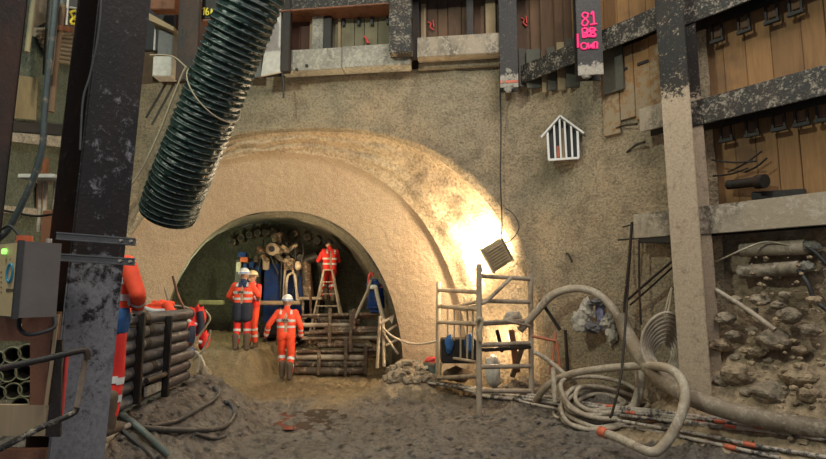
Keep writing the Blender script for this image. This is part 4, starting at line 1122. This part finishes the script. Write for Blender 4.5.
# worker behind the column
person('worker','worker in orange jacket, blue waist band and red trousers, mostly hidden behind the foreground column',V((P(98,400,4.3).x,4.3,gh(P(98,400,4.3).x,4.3)-.01)),-.1,
   dict(elR=(.31,-.02,1.15),wrR=(.17,.20,1.02),hed=(-.10,.06,1.60),nek=(-.03,.0,1.45)),'hivis_orange','hivis_red','white_plastic',waist='blue_cloth',wl=.06,collar='blue_cloth',vox=.014,sc=.97)
# ================= TUNNEL CONTENTS =================
Yr=13.1
def sg(px,py,Y=Yr): return P(px,py,Y)
def pbox(px0,px1,y0,y1,Y,d,mat,name,par,bev=.02,rot=None,lab=None):
    A=P(px0,y1,Y);B=P(px1,y0,Y); m=MB(); m.box(((A.x+B.x)/2,Y+d/2,(A.z+B.z)/2),(abs(B.x-A.x),d,abs(B.z-A.z)),rot,bev); return m.build(name,mat,par,lab)
t=thing('drilling_rig','blue and muddy tracked drilling rig working at the tunnel face','drilling rig',P(275,335,Yr))
b0=pbox(262,281,264,333,Yr,1.1,'rig_blue','body_panel',t); pbox(283,305,262,322,Yr+.3,1.0,'rig_blue','body_panel',t)
pbox(234,262,259,300,Yr+.2,.5,'dark_steel','valve_block',t); pbox(255,303,322,338,Yr-.1,1.4,'dark_steel','track',t,.08)
for x0,x1,y0,y1,mt in ((240,248,257,262,'lamp_orange'),(236,241,262,272,'rig_light'),(249,254,262,268,'rig_blue'),(243,247,264,270,'rig_blue'),(254,258,256,262,'rig_muddy'),(256,261,266,274,'rig_blue'),(238,246,252,257,'rig_blue')):
    pbox(x0,x1,y0,y1,Yr+.12,.1,mt,'fitting',t,.01)
m=MB(); m.bar(sg(256,250,Yr-.25),sg(289,250,Yr-.2),.12,.16,UP,.03); m.build('cross_arm','rig_muddy',t)
c=sg(272,249,Yr-.45); m=MB(); m.tube([c+V((0,.3,0)),c],.15,20); m.build('drill_head','frame_steel',t); MB().tube([c+V((0,.0,0)),c-V((0,.02,0))],.075,16).build('chuck','sign_dark',t)
for x0,y0,x1,y1,r in ((258,247,264,252,.05),(281,246,290,252,.06),(262,255,268,262,.06),(276,255,284,262,.055),(289,250,297,244,.05)):
    MB().tube([sg(x0,y0,Yr-.35),sg(x1,y1,Yr-.3)],r,8).build('clamp_jaw','rig_muddy',t)
pbox(262,268,258,270,Yr-.35,.15,'frame_steel','feed_bracket',t); pbox(283,294,258,270,Yr-.2,.2,'rig_muddy','gear_housing',t)
for x0,x1 in ((285,283.5),(293,299)): MB().bar(sg(x0,270,Yr-.2),sg(x1,304,Yr-.2),.05,.05,V((0,1,0))).build('stay','frame_steel',t)
MB().tube([sg(286,304,Yr-.3),sg(287,280,Yr-.3),sg(290,274,Yr-.3),sg(295,276,Yr-.3),sg(297,300,Yr-.3)],.03,8,4).build('hydraulic_hose','hose_grey',t)
# mast mass
for k,(x0,y0,x1,y1,r) in enumerate(((277,234,283,262,.16),(283,238,296,250,.13),(290,246,303,262,.17),(300,262,318,256,.14),(318,256,326,276,.12),(305,262,309,300,.14),(322,276,322,310,.08))):
    MB().tube([sg(x0,y0,Yr+.3),sg(x1,y1,Yr+.3)],r,12).build('mast_section','rig_muddy' if k in (0,5) else 'dark_steel',t)
for k in range(14):
    x=random.uniform(270,300);y=random.uniform(232,262); c=sg(x,y,Yr+random.uniform(-.1,.3)); MB().tube([c,c+V((random.uniform(-.1,.1),-.12,random.uniform(-.05,.05)))],random.uniform(.04,.09),10).build('drill_fitting',random.choice(['rig_muddy','dark_steel','dark_steel']),t)
for k in range(6):
    x=random.uniform(262,310); MB().tube([sg(x,random.uniform(236,244),Yr),sg(x+random.uniform(-8,8),255,Yr-.15),sg(x+random.uniform(-10,12),random.uniform(270,300),Yr-.1)],.022,6,4).build('hydraulic_hose','black_rubber',t)
m=MB(); m.smooth=True; m.blob(sg(298,266,Yr-.25),.12,3,(.7,.7,1),2); m.build('worklight','frame_steel',t)
pbox(255,300,301,305,Yr-.5,.3,'timber_pale','platform',t); pbox(296,322,297,300,Yr-.2,.4,'frame_steel','platform',t)
# long light box behind left workers
t2=pbox(198,224,300,305,13.6,.12,'board_yellow','warning_board',None); tag(t2,'pale yellow strip board low against the dark rock face','board')
# umbrella pipes around the crown
for i,(x,y) in enumerate(((232,240),(241,236),(249,233),(257,231),(265,230.5),(273,230),(284,230),(294,231.5),(307,235),(317,239))):
    c=P(x,y+2,14.3); t=thing('canopy_pipe','short round steel pipe end ringing the tunnel crown above the drilling rig','pipe',c,'canopy pipe ends around the tunnel crown')
    MB().tube([c+V((0,.4,0)),c],.10,14).build('pipe_wall','rig_muddy',t); MB().tube([c,c-V((0,.02,0))],.06,12).build('bore','sign_dark',t)
# shotcrete canopy flat piece above ladder
m=MB(); m.smooth=True
# blue pump with rope
c=P(376,300,11.8)
t=thing('hanging_pump','blue cylindrical pump hung from red hooks at the right side of the tunnel','pump',P(376,314,11.8))
m=MB(); m.tube([P(376,312,11.8),P(376,306,11.8),P(375,290,11.8),P(375,283,11.8),P(375.5,279,11.8)],lambda u:(.16,.20,.19,.17,.10,.10)[min(5,int(u*5))],16,3); m.build('pump_body','rig_blue',t)
for z in (285,298,308): 
    p=P(375.5,z,11.8); MB().tube([p,p+V((0,0,.04))],.215,16).build('rib_ring','rig_blue',t)
for s in (-1,1): MB().tube([P(375+s*2,276,11.7),P(375+s*4,273,11.7),P(375+s*6,278,11.7),P(375+s*6.5,288,11.7)],.03,8,4).build('hook','red_paint',t)
m=MB(); m.smooth=True; m.blob(P(374,287,11.55),.07,2,(1.2,.6,.8),2); m.build('white_label','sign_white',t)
wire([P(371,280,11.6),P(368,290,11.6),P(362,303,11.6),P(355,318,11.6)],.035,'hose_grey','tan hose slanting down left from the blue pump','hose','hose')
wire([P(376,288,11.5),P(378,298,11.4),P(381,310,11.3),P(384,322,11.2)],.045,'rope_pale','pale hose dropping from the blue pump to the rope posts','hose','hose')
# rope posts
t=thing('post_barrier','pale muddy barrier frame of posts and bars at the right of the tunnel mouth','barrier',P(388,368,10.9))
for a,b in (((380,316),(377,368)),((383,318),(384,366)),((402,311),(403,330))): MB().tube([P(*a,10.9),P(*b,10.9)],.035,8).build('post','hose_grey',t)
for a,b in (((380,324),(402,311)),((384,333),(402,322)),((386,345),(401,338)),((384,334),(398,354))): MB().tube([P(*a,10.85),P(*b,10.85)],.028,8).build('bar','hose_grey' ,t)
m=MB(); m.prism([P(389,319,10.8),P(394,316,10.8),P(392,324,10.8)],V((0,.02,0))); m.build('pennant','rag',t)
wire([P(383,328,10.8),P(392,336,10.6),P(405,342,10.4),P(420,344,10.2),P(438,341,9.8)],.022,'rope_pale','pale rope sagging from the barrier frame to the scaffold tower','rope','rope')
# pipe racks
t=thing('pipe_rack','rusty steel rack holding muddy bars across the tunnel floor','rack',P(340,372,11.7))
for x,y0,y1 in ((319,352,375),(346,338,376),(330,308,345),(351,310,352),(354,309,330),(366,345,374),(294,352,372)):
    MB().box((P(x,y0,11.6).x,11.6,(P(x,y0,11.6).z+P(x,y1,11.6).z)/2),(.07,.07,abs(P(x,y0,11.6).z-P(x,y1,11.6).z)),None,.01).build('post','cage_steel',t)
for y in (314,331,350): MB().tube([P(296 if y>340 else 302,y+2,11.75),P(378,y,11.75)],.04,8).build('rail','cage_steel',t)
rowsy=[('lower rack',295,366,371,.09),('lower rack',296,368,364,.08),('lower rack',296,366,357,.075),('lower rack',298,365,353,.06),('upper rack',318,372,345,.06),('upper rack',302,378,337,.05),('upper rack',325,378,329,.06),('upper rack',318,360,321,.07),('upper rack',300,352,325,.05),('upper rack',330,376,317,.04)]
for k,(rk_,x0,x1,y,r) in enumerate(rowsy):
    o=MB().tube([P(x0,y+random.uniform(-1,1),11.85),P((x0+x1)/2,y,11.85+random.uniform(-.05,.05)),P(x1,y+random.uniform(-1,1),11.85)],r,10,2).build('drill_rod',['cage_steel','rig_muddy','frame_steel'][k%3])
    tag(o,'muddy bar lying crosswise in the rack on the tunnel floor','steel bar','muddy bars in the rack on the tunnel floor')
for k in range(16):
    x=random.uniform(296,376);y=random.uniform(318,350); a=P(x,y,12.05); 
    o=MB().tube([a,P(x+random.uniform(-16,16),y+random.uniform(-10,10),12.0+random.uniform(-.1,.1))],random.uniform(.02,.045),7).build('bent_bar',random.choice(['cage_steel','rig_muddy','frame_steel'])); tag(o,'bent muddy bar in the tangle behind the rack','steel bar','bent bars in the tangle behind the rack')
for k,(x,y,r) in enumerate(((312,340,.14),(340,343,.12),(372,352,.2),(306,352,.12),(360,335,.1))):
    m=MB(); m.blob(P(x,y,12.0),r,k+30,(1.3,1,.7),2,.5); tag(m.build('mud_clod','earth'),'clod of mud caught in the bars behind the rack','mud clod','mud clods behind the rack')
for k,(x0,y0,x1,y1) in enumerate(((281,308,277,345),(310,285,311,318),(303,300,303,326),(302,318,292,322))):
    tag(MB().tube([P(x0,y0,12.3),P(x1,y1,12.3)],.03,8).build('stake','cage_steel'),['thin stake right behind the nearest worker','tall thin stake left of the stepladder','short stake below the drilling rig','low slanting bar right of the nearest worker'][k],'stake')
# ================= SCAFFOLD TOWER =================
YA,YB,YC=9.6,8.05,8.6
def g2(px,Y,y): return P(px,y,Y)
t=thing('scaffold_tower','pale muddy scaffold tower with rungs standing right of the tunnel mouth','scaffold',V((P(480,400,8.1).x,8.3,0)))
def gy(p): return V((p.x,p.y,gh(p.x,p.y)-.02))
bA,bB,bC=P(437.5,388,YA),P(479,412,YB),P(531.5,402,YC)
posts=[(P(438.5,282,YA),gy(bA)),(P(479,264,YB),gy(bB)),(P(530.5,273,YC),gy(bC))]
for a,b in posts:
    p=MB().tube([a,b],.043,12).build('post','frame_steel',t)
    MB().tube([a-V((0,0,.12)),a-V((0,0,.06))],.048,12).build('socket','frame_steel',p)
def rung(i,j_,z0,z1,r=.036,mat='frame_steel'):
    a=posts[i][0].copy(); b=posts[j_][0].copy(); ta=(P(0,z0,a.y).z-a.z)/(posts[i][1].z-a.z); tb=(P(0,z1,b.y).z-b.z)/(posts[j_][1].z-b.z)
    MB().tube([posts[i][0].lerp(posts[i][1],ta),posts[j_][0].lerp(posts[j_][1],tb)],r,10).build('rung',mat,t)
for a,b in ((276,279),(301,302),(324,321),(345,343),(367,366),(391,391)): rung(1,2,a,b)
for a,b in ((290,292),(306,309),(322,324),(378,376)): rung(0,1,a,b)
MB().tube([P(441,306,9.5),P(466,310,8.5),P(486,302,7.98),P(512,277,8.3)],.03,10).build('diagonal_brace','frame_steel',t)
MB().tube([P(482,322,7.98),P(505,321,8.2),P(530,326,8.5)],.022,8).build('diagonal_brace','frame_steel',t)
MB().bar(P(483,350,8.02),P(529,347,8.5),.12,.05,UP,.006).build('plank','dark_steel',t)
m=MB(); m.tube([P(476,322,7.98),P(479,318,7.95),P(482,322,7.98),P(480,332,7.98),P(481,342,7.96),P(478,330,7.96)],.03,8,3); m.build('rope_wrap','rope',t)
# barrier panel with vertical bars
t=thing('bar_barrier','pale barrier panel with thin vertical bars leaning between the left and middle scaffold posts','barrier',P(460,362,8.9))
q=lambda x,y:P(x,y,9.45-(x-440)/38*1.2)
MB().tube([q(441,305),q(452,307),q(462,305),q(476,302)],.024,8,4).build('top_rail','frame_steel',t); MB().tube([q(441,356),q(476,362)],.024,8).build('lower_rail','frame_steel',t)
for x in (448,454.5,461,467.5,473): MB().tube([q(x,306),q(x-.5,359)],.015,8).build('bar','frame_steel',t)
# things behind
def drum(name,cx,y0,y1,Y,w,mat,label,cat):
    t=thing(name,label,cat,P(cx,y1,Y)); a=P(cx,y1,Y); b=P(cx,y0,Y)
    m=MB(); m.tube([a,b],lambda u:lerp(w*.82,w,u),20); m.build('shell',mat,t); MB().tube([b-V((0,0,.02)),b+V((0,0,.02))],w*1.08,20).build('rim',mat,t); return t
drum('waste_bin',433,363,386,9.75,.17,'bin_green','green plastic bin behind the left scaffold post','bin')
m=MB(); m.blob(P(432,361,9.75),.13,3,(1,.8,.6),3,.4); tag(m.build('red_bundle','red_paint'),'small red bundle sticking out of the green bin','bundle')
t=thing('blue_crate','dark crate with blue cloths behind the barrier panel','crate',P(458,360,9.2))
MB().box(P(458,350,9.2),(.60,.45,.40),None,.02).build('crate_body','dark_steel',t)
for x in (449,469): 
    m=MB(); m.smooth=True; m.blob(P(x,344,8.95),.13,x,(.55,.3,1.2),3,.4); m.build('cloth','blue_cloth',t)
m=MB(); m.smooth=True; m.blob(P(458,374,9.4),.17,7,(1.3,.9,.8),3,.4); tag(m.build('dark_sack','boot_mud'),'dark brown sack on the ground under the blue-cloth crate','sack')
m=MB(); m.smooth=True; m.blob(P(493,372,9.05),.22,21,(.6,.5,1.3),3,.35,1.8); tag(m.build('white_sack','pale_panel'),'bright lit pale sack behind the middle of the scaffold tower','sack')
for k,(x0,y0,x1,y1,w,mt,l) in enumerate(((511,330,517,372,.10,'rust_plate','dark timber propped behind the right side of the scaffold tower'),(497,330,502,352,.06,'dark_steel','short dark bar propped left of the dark timber'),(523,345,512,377,.08,'boot_mud','short dark timber near the right scaffold post'))):
    tag(MB().bar(P(x0,y0,8.9),P(x1,y1,8.95),w,w,V((0,1,0)),.01).build('prop',mt),l,'prop')
m=MB(); m.blob(P(512,318,9.02),.13,44,(1.2,.4,.9),3,.5); tag(m.build('hanging_rag','rag'),'pale crumpled rag hanging below the floodlight','rag')
# debris pile, left of tower
t=tag(MB().bar(P(399,373,9.7),P(428,367,9.6),.08,.06,UP,.01).build('pale_board','pale_panel'),'short pale board lying on the debris heap left of the scaffold','board')
for k in range(80):
    x=random.uniform(386,436);y=random.uniform(350+abs(x-412)*.5,383); c=G(x,y)
    m=MB(); m.blob(c+V((0,0,.03)),random.uniform(.03,.11),k+60,(1.2,1,.8),1,.6); tag(m.build('stone','rock'),'broken pale stone on the debris heap left of the scaffold','stone','broken stones on the debris heap')
for k in range(14):
    x=random.uniform(470,540);y=random.uniform(372,398); c=G(x,y)
    m=MB(); m.blob(c+V((0,0,.02)),random.uniform(.03,.07),k+160,(1.2,1,.8),1,.6); tag(m.build('stone','rock'),'muddy stone on the ground under the scaffold tower','stone','stones under the scaffold tower')
# floodlight
fc=P(497,255,9.05)
fd=V((-.82,.45,-.05)).normalized()   # beam direction
rt=P(1,0,1)
t=thing('floodlight','square floodlight with a slatted back fixed on the tunnel flare','floodlight',fc-V((0,0,.27)))
vn=(O-fc).normalized(); bk=(vn*.93+V((.36,0,-.12))).normalized()
xx=V((math.cos(.52),0,math.sin(.52))); xx=(xx-bk*xx.dot(bk)).normalized(); yy=bk.cross(xx); R=Matrix((xx,yy,bk)).transposed()
MB().box(fc,(.40,.46,.10),R,.02).build('housing','lamp_body',t)
for k in range(7): MB().box(fc+bk*.06+yy*(-.15+.05*k),(.30,.014,.03),R).build('cooling_fin','lamp_body',t)
for s in (-1,1): MB().box(fc+xx*s*.205,(.02,.50,.13),R,.004).build('side_bracket','galv',t)
MB().box(fc-bk*.056,(.36,.42,.01),R).build('lens','lens',t)
MB().tube([fc+yy*.25+xx*.1,fc+yy*.32+xx*.06,fc+yy*.28-xx*.04,fc+yy*.24-xx*.05],.012,8,4).build('handle','galv',t)
FLC=fc; FLN=-bk
# ================= HOSES RIGHT =================
def hz(pts,r,mat,label,name='hose',cat='hose',sub=8,n=12,group=None): return wire([P(*p) for p in pts],r,mat,label,cat,name,sub,group,n)
hz([(520,330,8.6),(536,312,8.45),(550,297,8.35),(565,290,8.2),(583,289,8.05),(600,296,7.9),(615,312,7.75),(628,335,7.6),(637,356,7.45),(640,380,7.3),(636,402,7.2),(624,420,7.1)],.062,'hose_grey','thick tan hose arching high against the wall right of the scaffold')
def onG(px,py,dz=.05):
    g=G(px,py); return V((g.x,g.y,g.z+dz))
def hz2(pts,*a,**k): return wire(pts,*a,**k)
g0=onG(664,384); print('PIPE',g0,onG(690,400),onG(730,414),onG(775,424),onG(826,432))
hz2([P(620,316,7.5),P(628,335,7.35),P(640,356,7.0),P(662,379,6.5),P(690,397,6.12),P(730,411,5.85),P(775,421,5.62),P(835,431,5.35)],.10,'pipe_muddy','very thick muddy delivery pipe curving down and out to the right frame edge','pipe','delivery_pipe',8,n=16)
hz([(535,402,8.3),(545,388,8.1),(560,378,7.9),(580,372,7.6),(610,368,7.2),(640,366,6.9),(663,367,6.25),(678,375,6.0),(685,392,5.82),(682,412,5.75),(672,434,5.72),(660,449,5.75),(650,452,5.8),(635,446,5.95),(618,438,6.2),(604,433,6.4)],.052,'hose_grey','pale hose making a wide upright loop at lower right')
MB
for (x,y,Y,r) in ((604,433,6.4,.060),):
    tag(MB().tube([P(x-4,y-2,Y+.05),P(x+3,y+1,Y-.05)],r,12).build('hose_coupling','tape_orange'),'orange coupling on the end of the looping pale hose','coupling')
# ground coil
for k in range(10):
    cx,cy=2.60+random.uniform(-.07,.07),7.45+random.uniform(-.06,.06); ra=random.uniform(.36,.62); rb=ra*random.uniform(.62,.75); tl=random.uniform(.10,.22); ph=random.uniform(0,6.28)
    pts=[]
    for q in range(20):
        a=2*PI*q/20; x_=cx+ra*math.cos(a)*(1+.06*math.sin(3*a+ph)); y_=cy+rb*math.sin(a)
        pts.append(V((x_,y_,max(gh(x_,y_,False)+.03,.16+k*.032+tl*math.sin(a)*rb/.4+.03*math.sin(2*a+ph)))))
    tag(MB().tube(pts,.031,8,3,closed=True).build('coiled_hose','hose_grey'),'loop of the tan hose coil lying on the ground under the arching hose','hose','loops of the hose coil on the ground')
# coil on wall beside column
for k in range(8):
    a_,b_=(21-k*1.9)/70,(27-k*2.2)/70; c=P(665+k*.3,346+k*1.5,6.75)
    pts=[c+V((a_*1.0*math.cos(2*PI*q/16),.02*k-.05+.05*math.sin(q),b_*math.sin(2*PI*q/16)*(1.1))) for q in range(16)]
    tag(MB().tube(pts,.020,8,3,closed=True).build('coiled_hose','hose_grey'),'loop of the hose coil hung beside the tall right column','hose','loops of the hose coil beside the right column')
wire([P(664,318,6.8),P(668,300,6.8),P(672,288,6.8),P(668,312,6.75),P(663,325,6.75)],.014,'rope','tie rope holding the hung hose coil to the column','rope','rope')
hz([(632,225,7.6),(629,270,7.55),(625,330,7.3),(621,375,6.9),(613,410,6.8),(610,418,6.8)],.016,'dark_steel','long dark rope hanging from the wall past the hoses to the ground','rope','rope')
# rags on the arch
t=thing('rag_bundle','crumpled grey and dark rags hanging on the arching hose','rags',P(592,330,8.0))
for k,(x,y,sx,sz,mt) in enumerate(((581,321,.13,.16,'rag'),(587,310,.10,.16,'rag'),(592,327,.15,.09,'rag_dark'),(600,312,.06,.22,'rag_blue'),(607,322,.12,.13,'rag'),(612,335,.08,.15,'rag'),(598,302,.14,.05,'rag_dark'))):
    m=MB(); m.smooth=False; m.blob(P(x,y,8.0-.02*k),1,k+5,(sx,.07,sz),3,.6,2.0); m.build('rag',mt,t)
# orange tripod
t=thing('orange_stand','rusty orange steel stand against the wall under the arching hose','stand',P(551,375,8.4))
for a,b in (((556,331),(550,374)),((532,336),(556,341)),((557,342),(560,372)),((546,360),(554,361))): MB().tube([P(*a,8.35),P(*b,8.3)],.022,8).build('tube','orange_steel',t)
for k,(a,b,l) in enumerate((((565,330),(568,378),'dark upright bar behind the orange stand'),((540,300),(560,330),'shadowy bar leaning under the arching hose'))):
    tag(MB().tube([P(*a,8.5),P(*b,8.45)],.03,8).build('steel_bar','dark_steel'),l,'steel bar')
hz([(534,352,8.4),(545,358,8.3),(560,370,8.1),(575,384,7.9)],.035,'hose_grey','short thick hose slanting from the scaffold to the ground coil')
hz([(553,368,7.75),(554,385,7.65),(555,402,7.6)],.035,'hose_grey','upright pipe end standing in front of the ground coil','pipe_end','pipe')
# rod bundle
for k in range(10):
    o_=k-4.5; base=[(428,388),(480,396),(540,405),(600,413),(660,421),(720,429),(780,436),(850,444)]
    if k==9: base=[(500,408),(560,418),(620,426),(680,436),(730,446),(780,456)]
    if k==8: base=[(470,402),(530,409),(600,418),(650,428),(700,438),(760,449),(830,460)]
    w=.55+.12*(k%3); pts=[]
    g0=G(base[0][0]+k*5,base[0][1]+o_*.8); g1=G(base[-1][0],base[-1][1]+o_*1.3)
    for i,(x,y) in enumerate(base):
        g=G(x+(k*6 if i==0 else 0),y+o_*(.7+.10*i)+.8*math.sin(i*1.7+k*2.1)); pts.append(g)
    # a stiff rod: smooth heights, never below the mud
    hs=[p.z for p in pts]
    for _ in range(2): hs=[hs[0]]+[(hs[i-1]+hs[i]*2+hs[i+1])/4 for i in range(1,len(hs)-1)]+[hs[-1]]
    pts=[V((p.x,p.y,max(h,gh(p.x,p.y))+.03+.016*(k%3))) for p,h in zip(pts,hs)]
    t=thing('reinforcing_rod','long concrete-spattered rod in the bundle lying along the ground at lower right','rod',pts[0]-V((0,0,.03)),'rods in the bundle at lower right')
    MB().tube(pts,.0215,8,6).build('shaft','rod_steel',t)
    cc_=catmull(pts,6); n_=len(cc_)
    for u in ([.42+.02*k,.80] if k%2==0 else [.60+.02*k]):
        i=min(n_-2,int(u*n_)); p=cc_[i]; d=(cc_[i+1]-p).normalized(); MB().tube([p-d*.05,p+d*.07],.027,8).build('tape_wrap','tape_orange',t)
# puddle
m=MB(); pts=[V((-1.75+1.05*math.cos(a)*(1+.2*math.sin(3*a)),8.2+.75*math.sin(a)*(1+.15*math.cos(2*a)),-.018)) for a in [2*PI*k/40 for k in range(40)]]; pts=[V((p.x,p.y,-.045)) for p in pts]
m.add(pts,[list(range(40))]); o=m.build('puddle','water'); tag(o,'dark shallow puddle on the mud in front of the walking worker','puddle'); 
# ================= LIGHT =================
w=D.worlds.new('world'); SC.world=w; w.use_nodes=True
bg=w.node_tree.nodes['Background']; bg.inputs[0].default_value=(.80,.86,1,1); bg.inputs[1].default_value=.29
def light(kind,name,loc,tgt,en,col,size=.2,**k):
    l=D.lights.new(name,kind); l.energy=en; l.color=col
    if kind=='AREA': l.size=size
    elif kind!='SUN': l.shadow_soft_size=size
    for a,b in k.items(): setattr(l,a,b)
    o=D.objects.new(name,l); COL.objects.link(o); o.location=loc
    o.rotation_euler=(V(tgt)-V(loc)).to_track_quat('-Z','Y').to_euler(); return o
light('SPOT','site_floodlight',(-4.2,1.5,8.6),(.2,9.2,3.0),1600,(.92,.98,.80),.22,spot_size=2.2,spot_blend=.6)
light('AREA','shaft_daylight',(3,2.5,9.5),(1.5,8,1),640,(1,.93,.84),4)
light('AREA','foreground_fill',(-.9,.2,3.2),(-2.0,2.8,1.5),16,(1,.9,.78),.5)  # unseen fill light added to brighten the control box, hoarding and column
light('POINT','mound_light',V((-.6,9.0,2.3)),(0,0,0),28,(1,.76,.45),.2)  # warm point light over the debris mound, no fixture modelled
fl=P(490,250,9.22)
light('SPOT','flood_beam',FLC+FLN*.10,FLC+FLN*1.0+V((-.9,0,.2)),760,(1,.76,.47),.14,spot_size=3.0,spot_blend=.6)
light('POINT','flood_glow',FLC+FLN*.45+V((0,-.25,.1)),(0,0,0),85,(1,.76,.47),.12)
light('POINT','tunnel_lamp',P(300,262,12.0),(0,0,0),75,(1,.76,.45),.15)
light('POINT','tunnel_lamp_left',P(208,272,12.6),(0,0,0),55,(.95,1,.62),.15)
light('POINT','mouth_fill',V((-1.9,8.0,3.7)),(0,0,0),105,(1,.78,.5),.5)  # fill light without a fixture, added to warm the lining ring and ground
light('POINT','bin_light',P(497,340,9.3),(0,0,0),30,(1,.75,.45),.1)  # warm point light behind the scaffold tower, no fixture modelled
SC.view_settings.view_transform='Standard'; SC.view_settings.look='None'; SC.view_settings.exposure=-.15; SC.view_settings.gamma=1
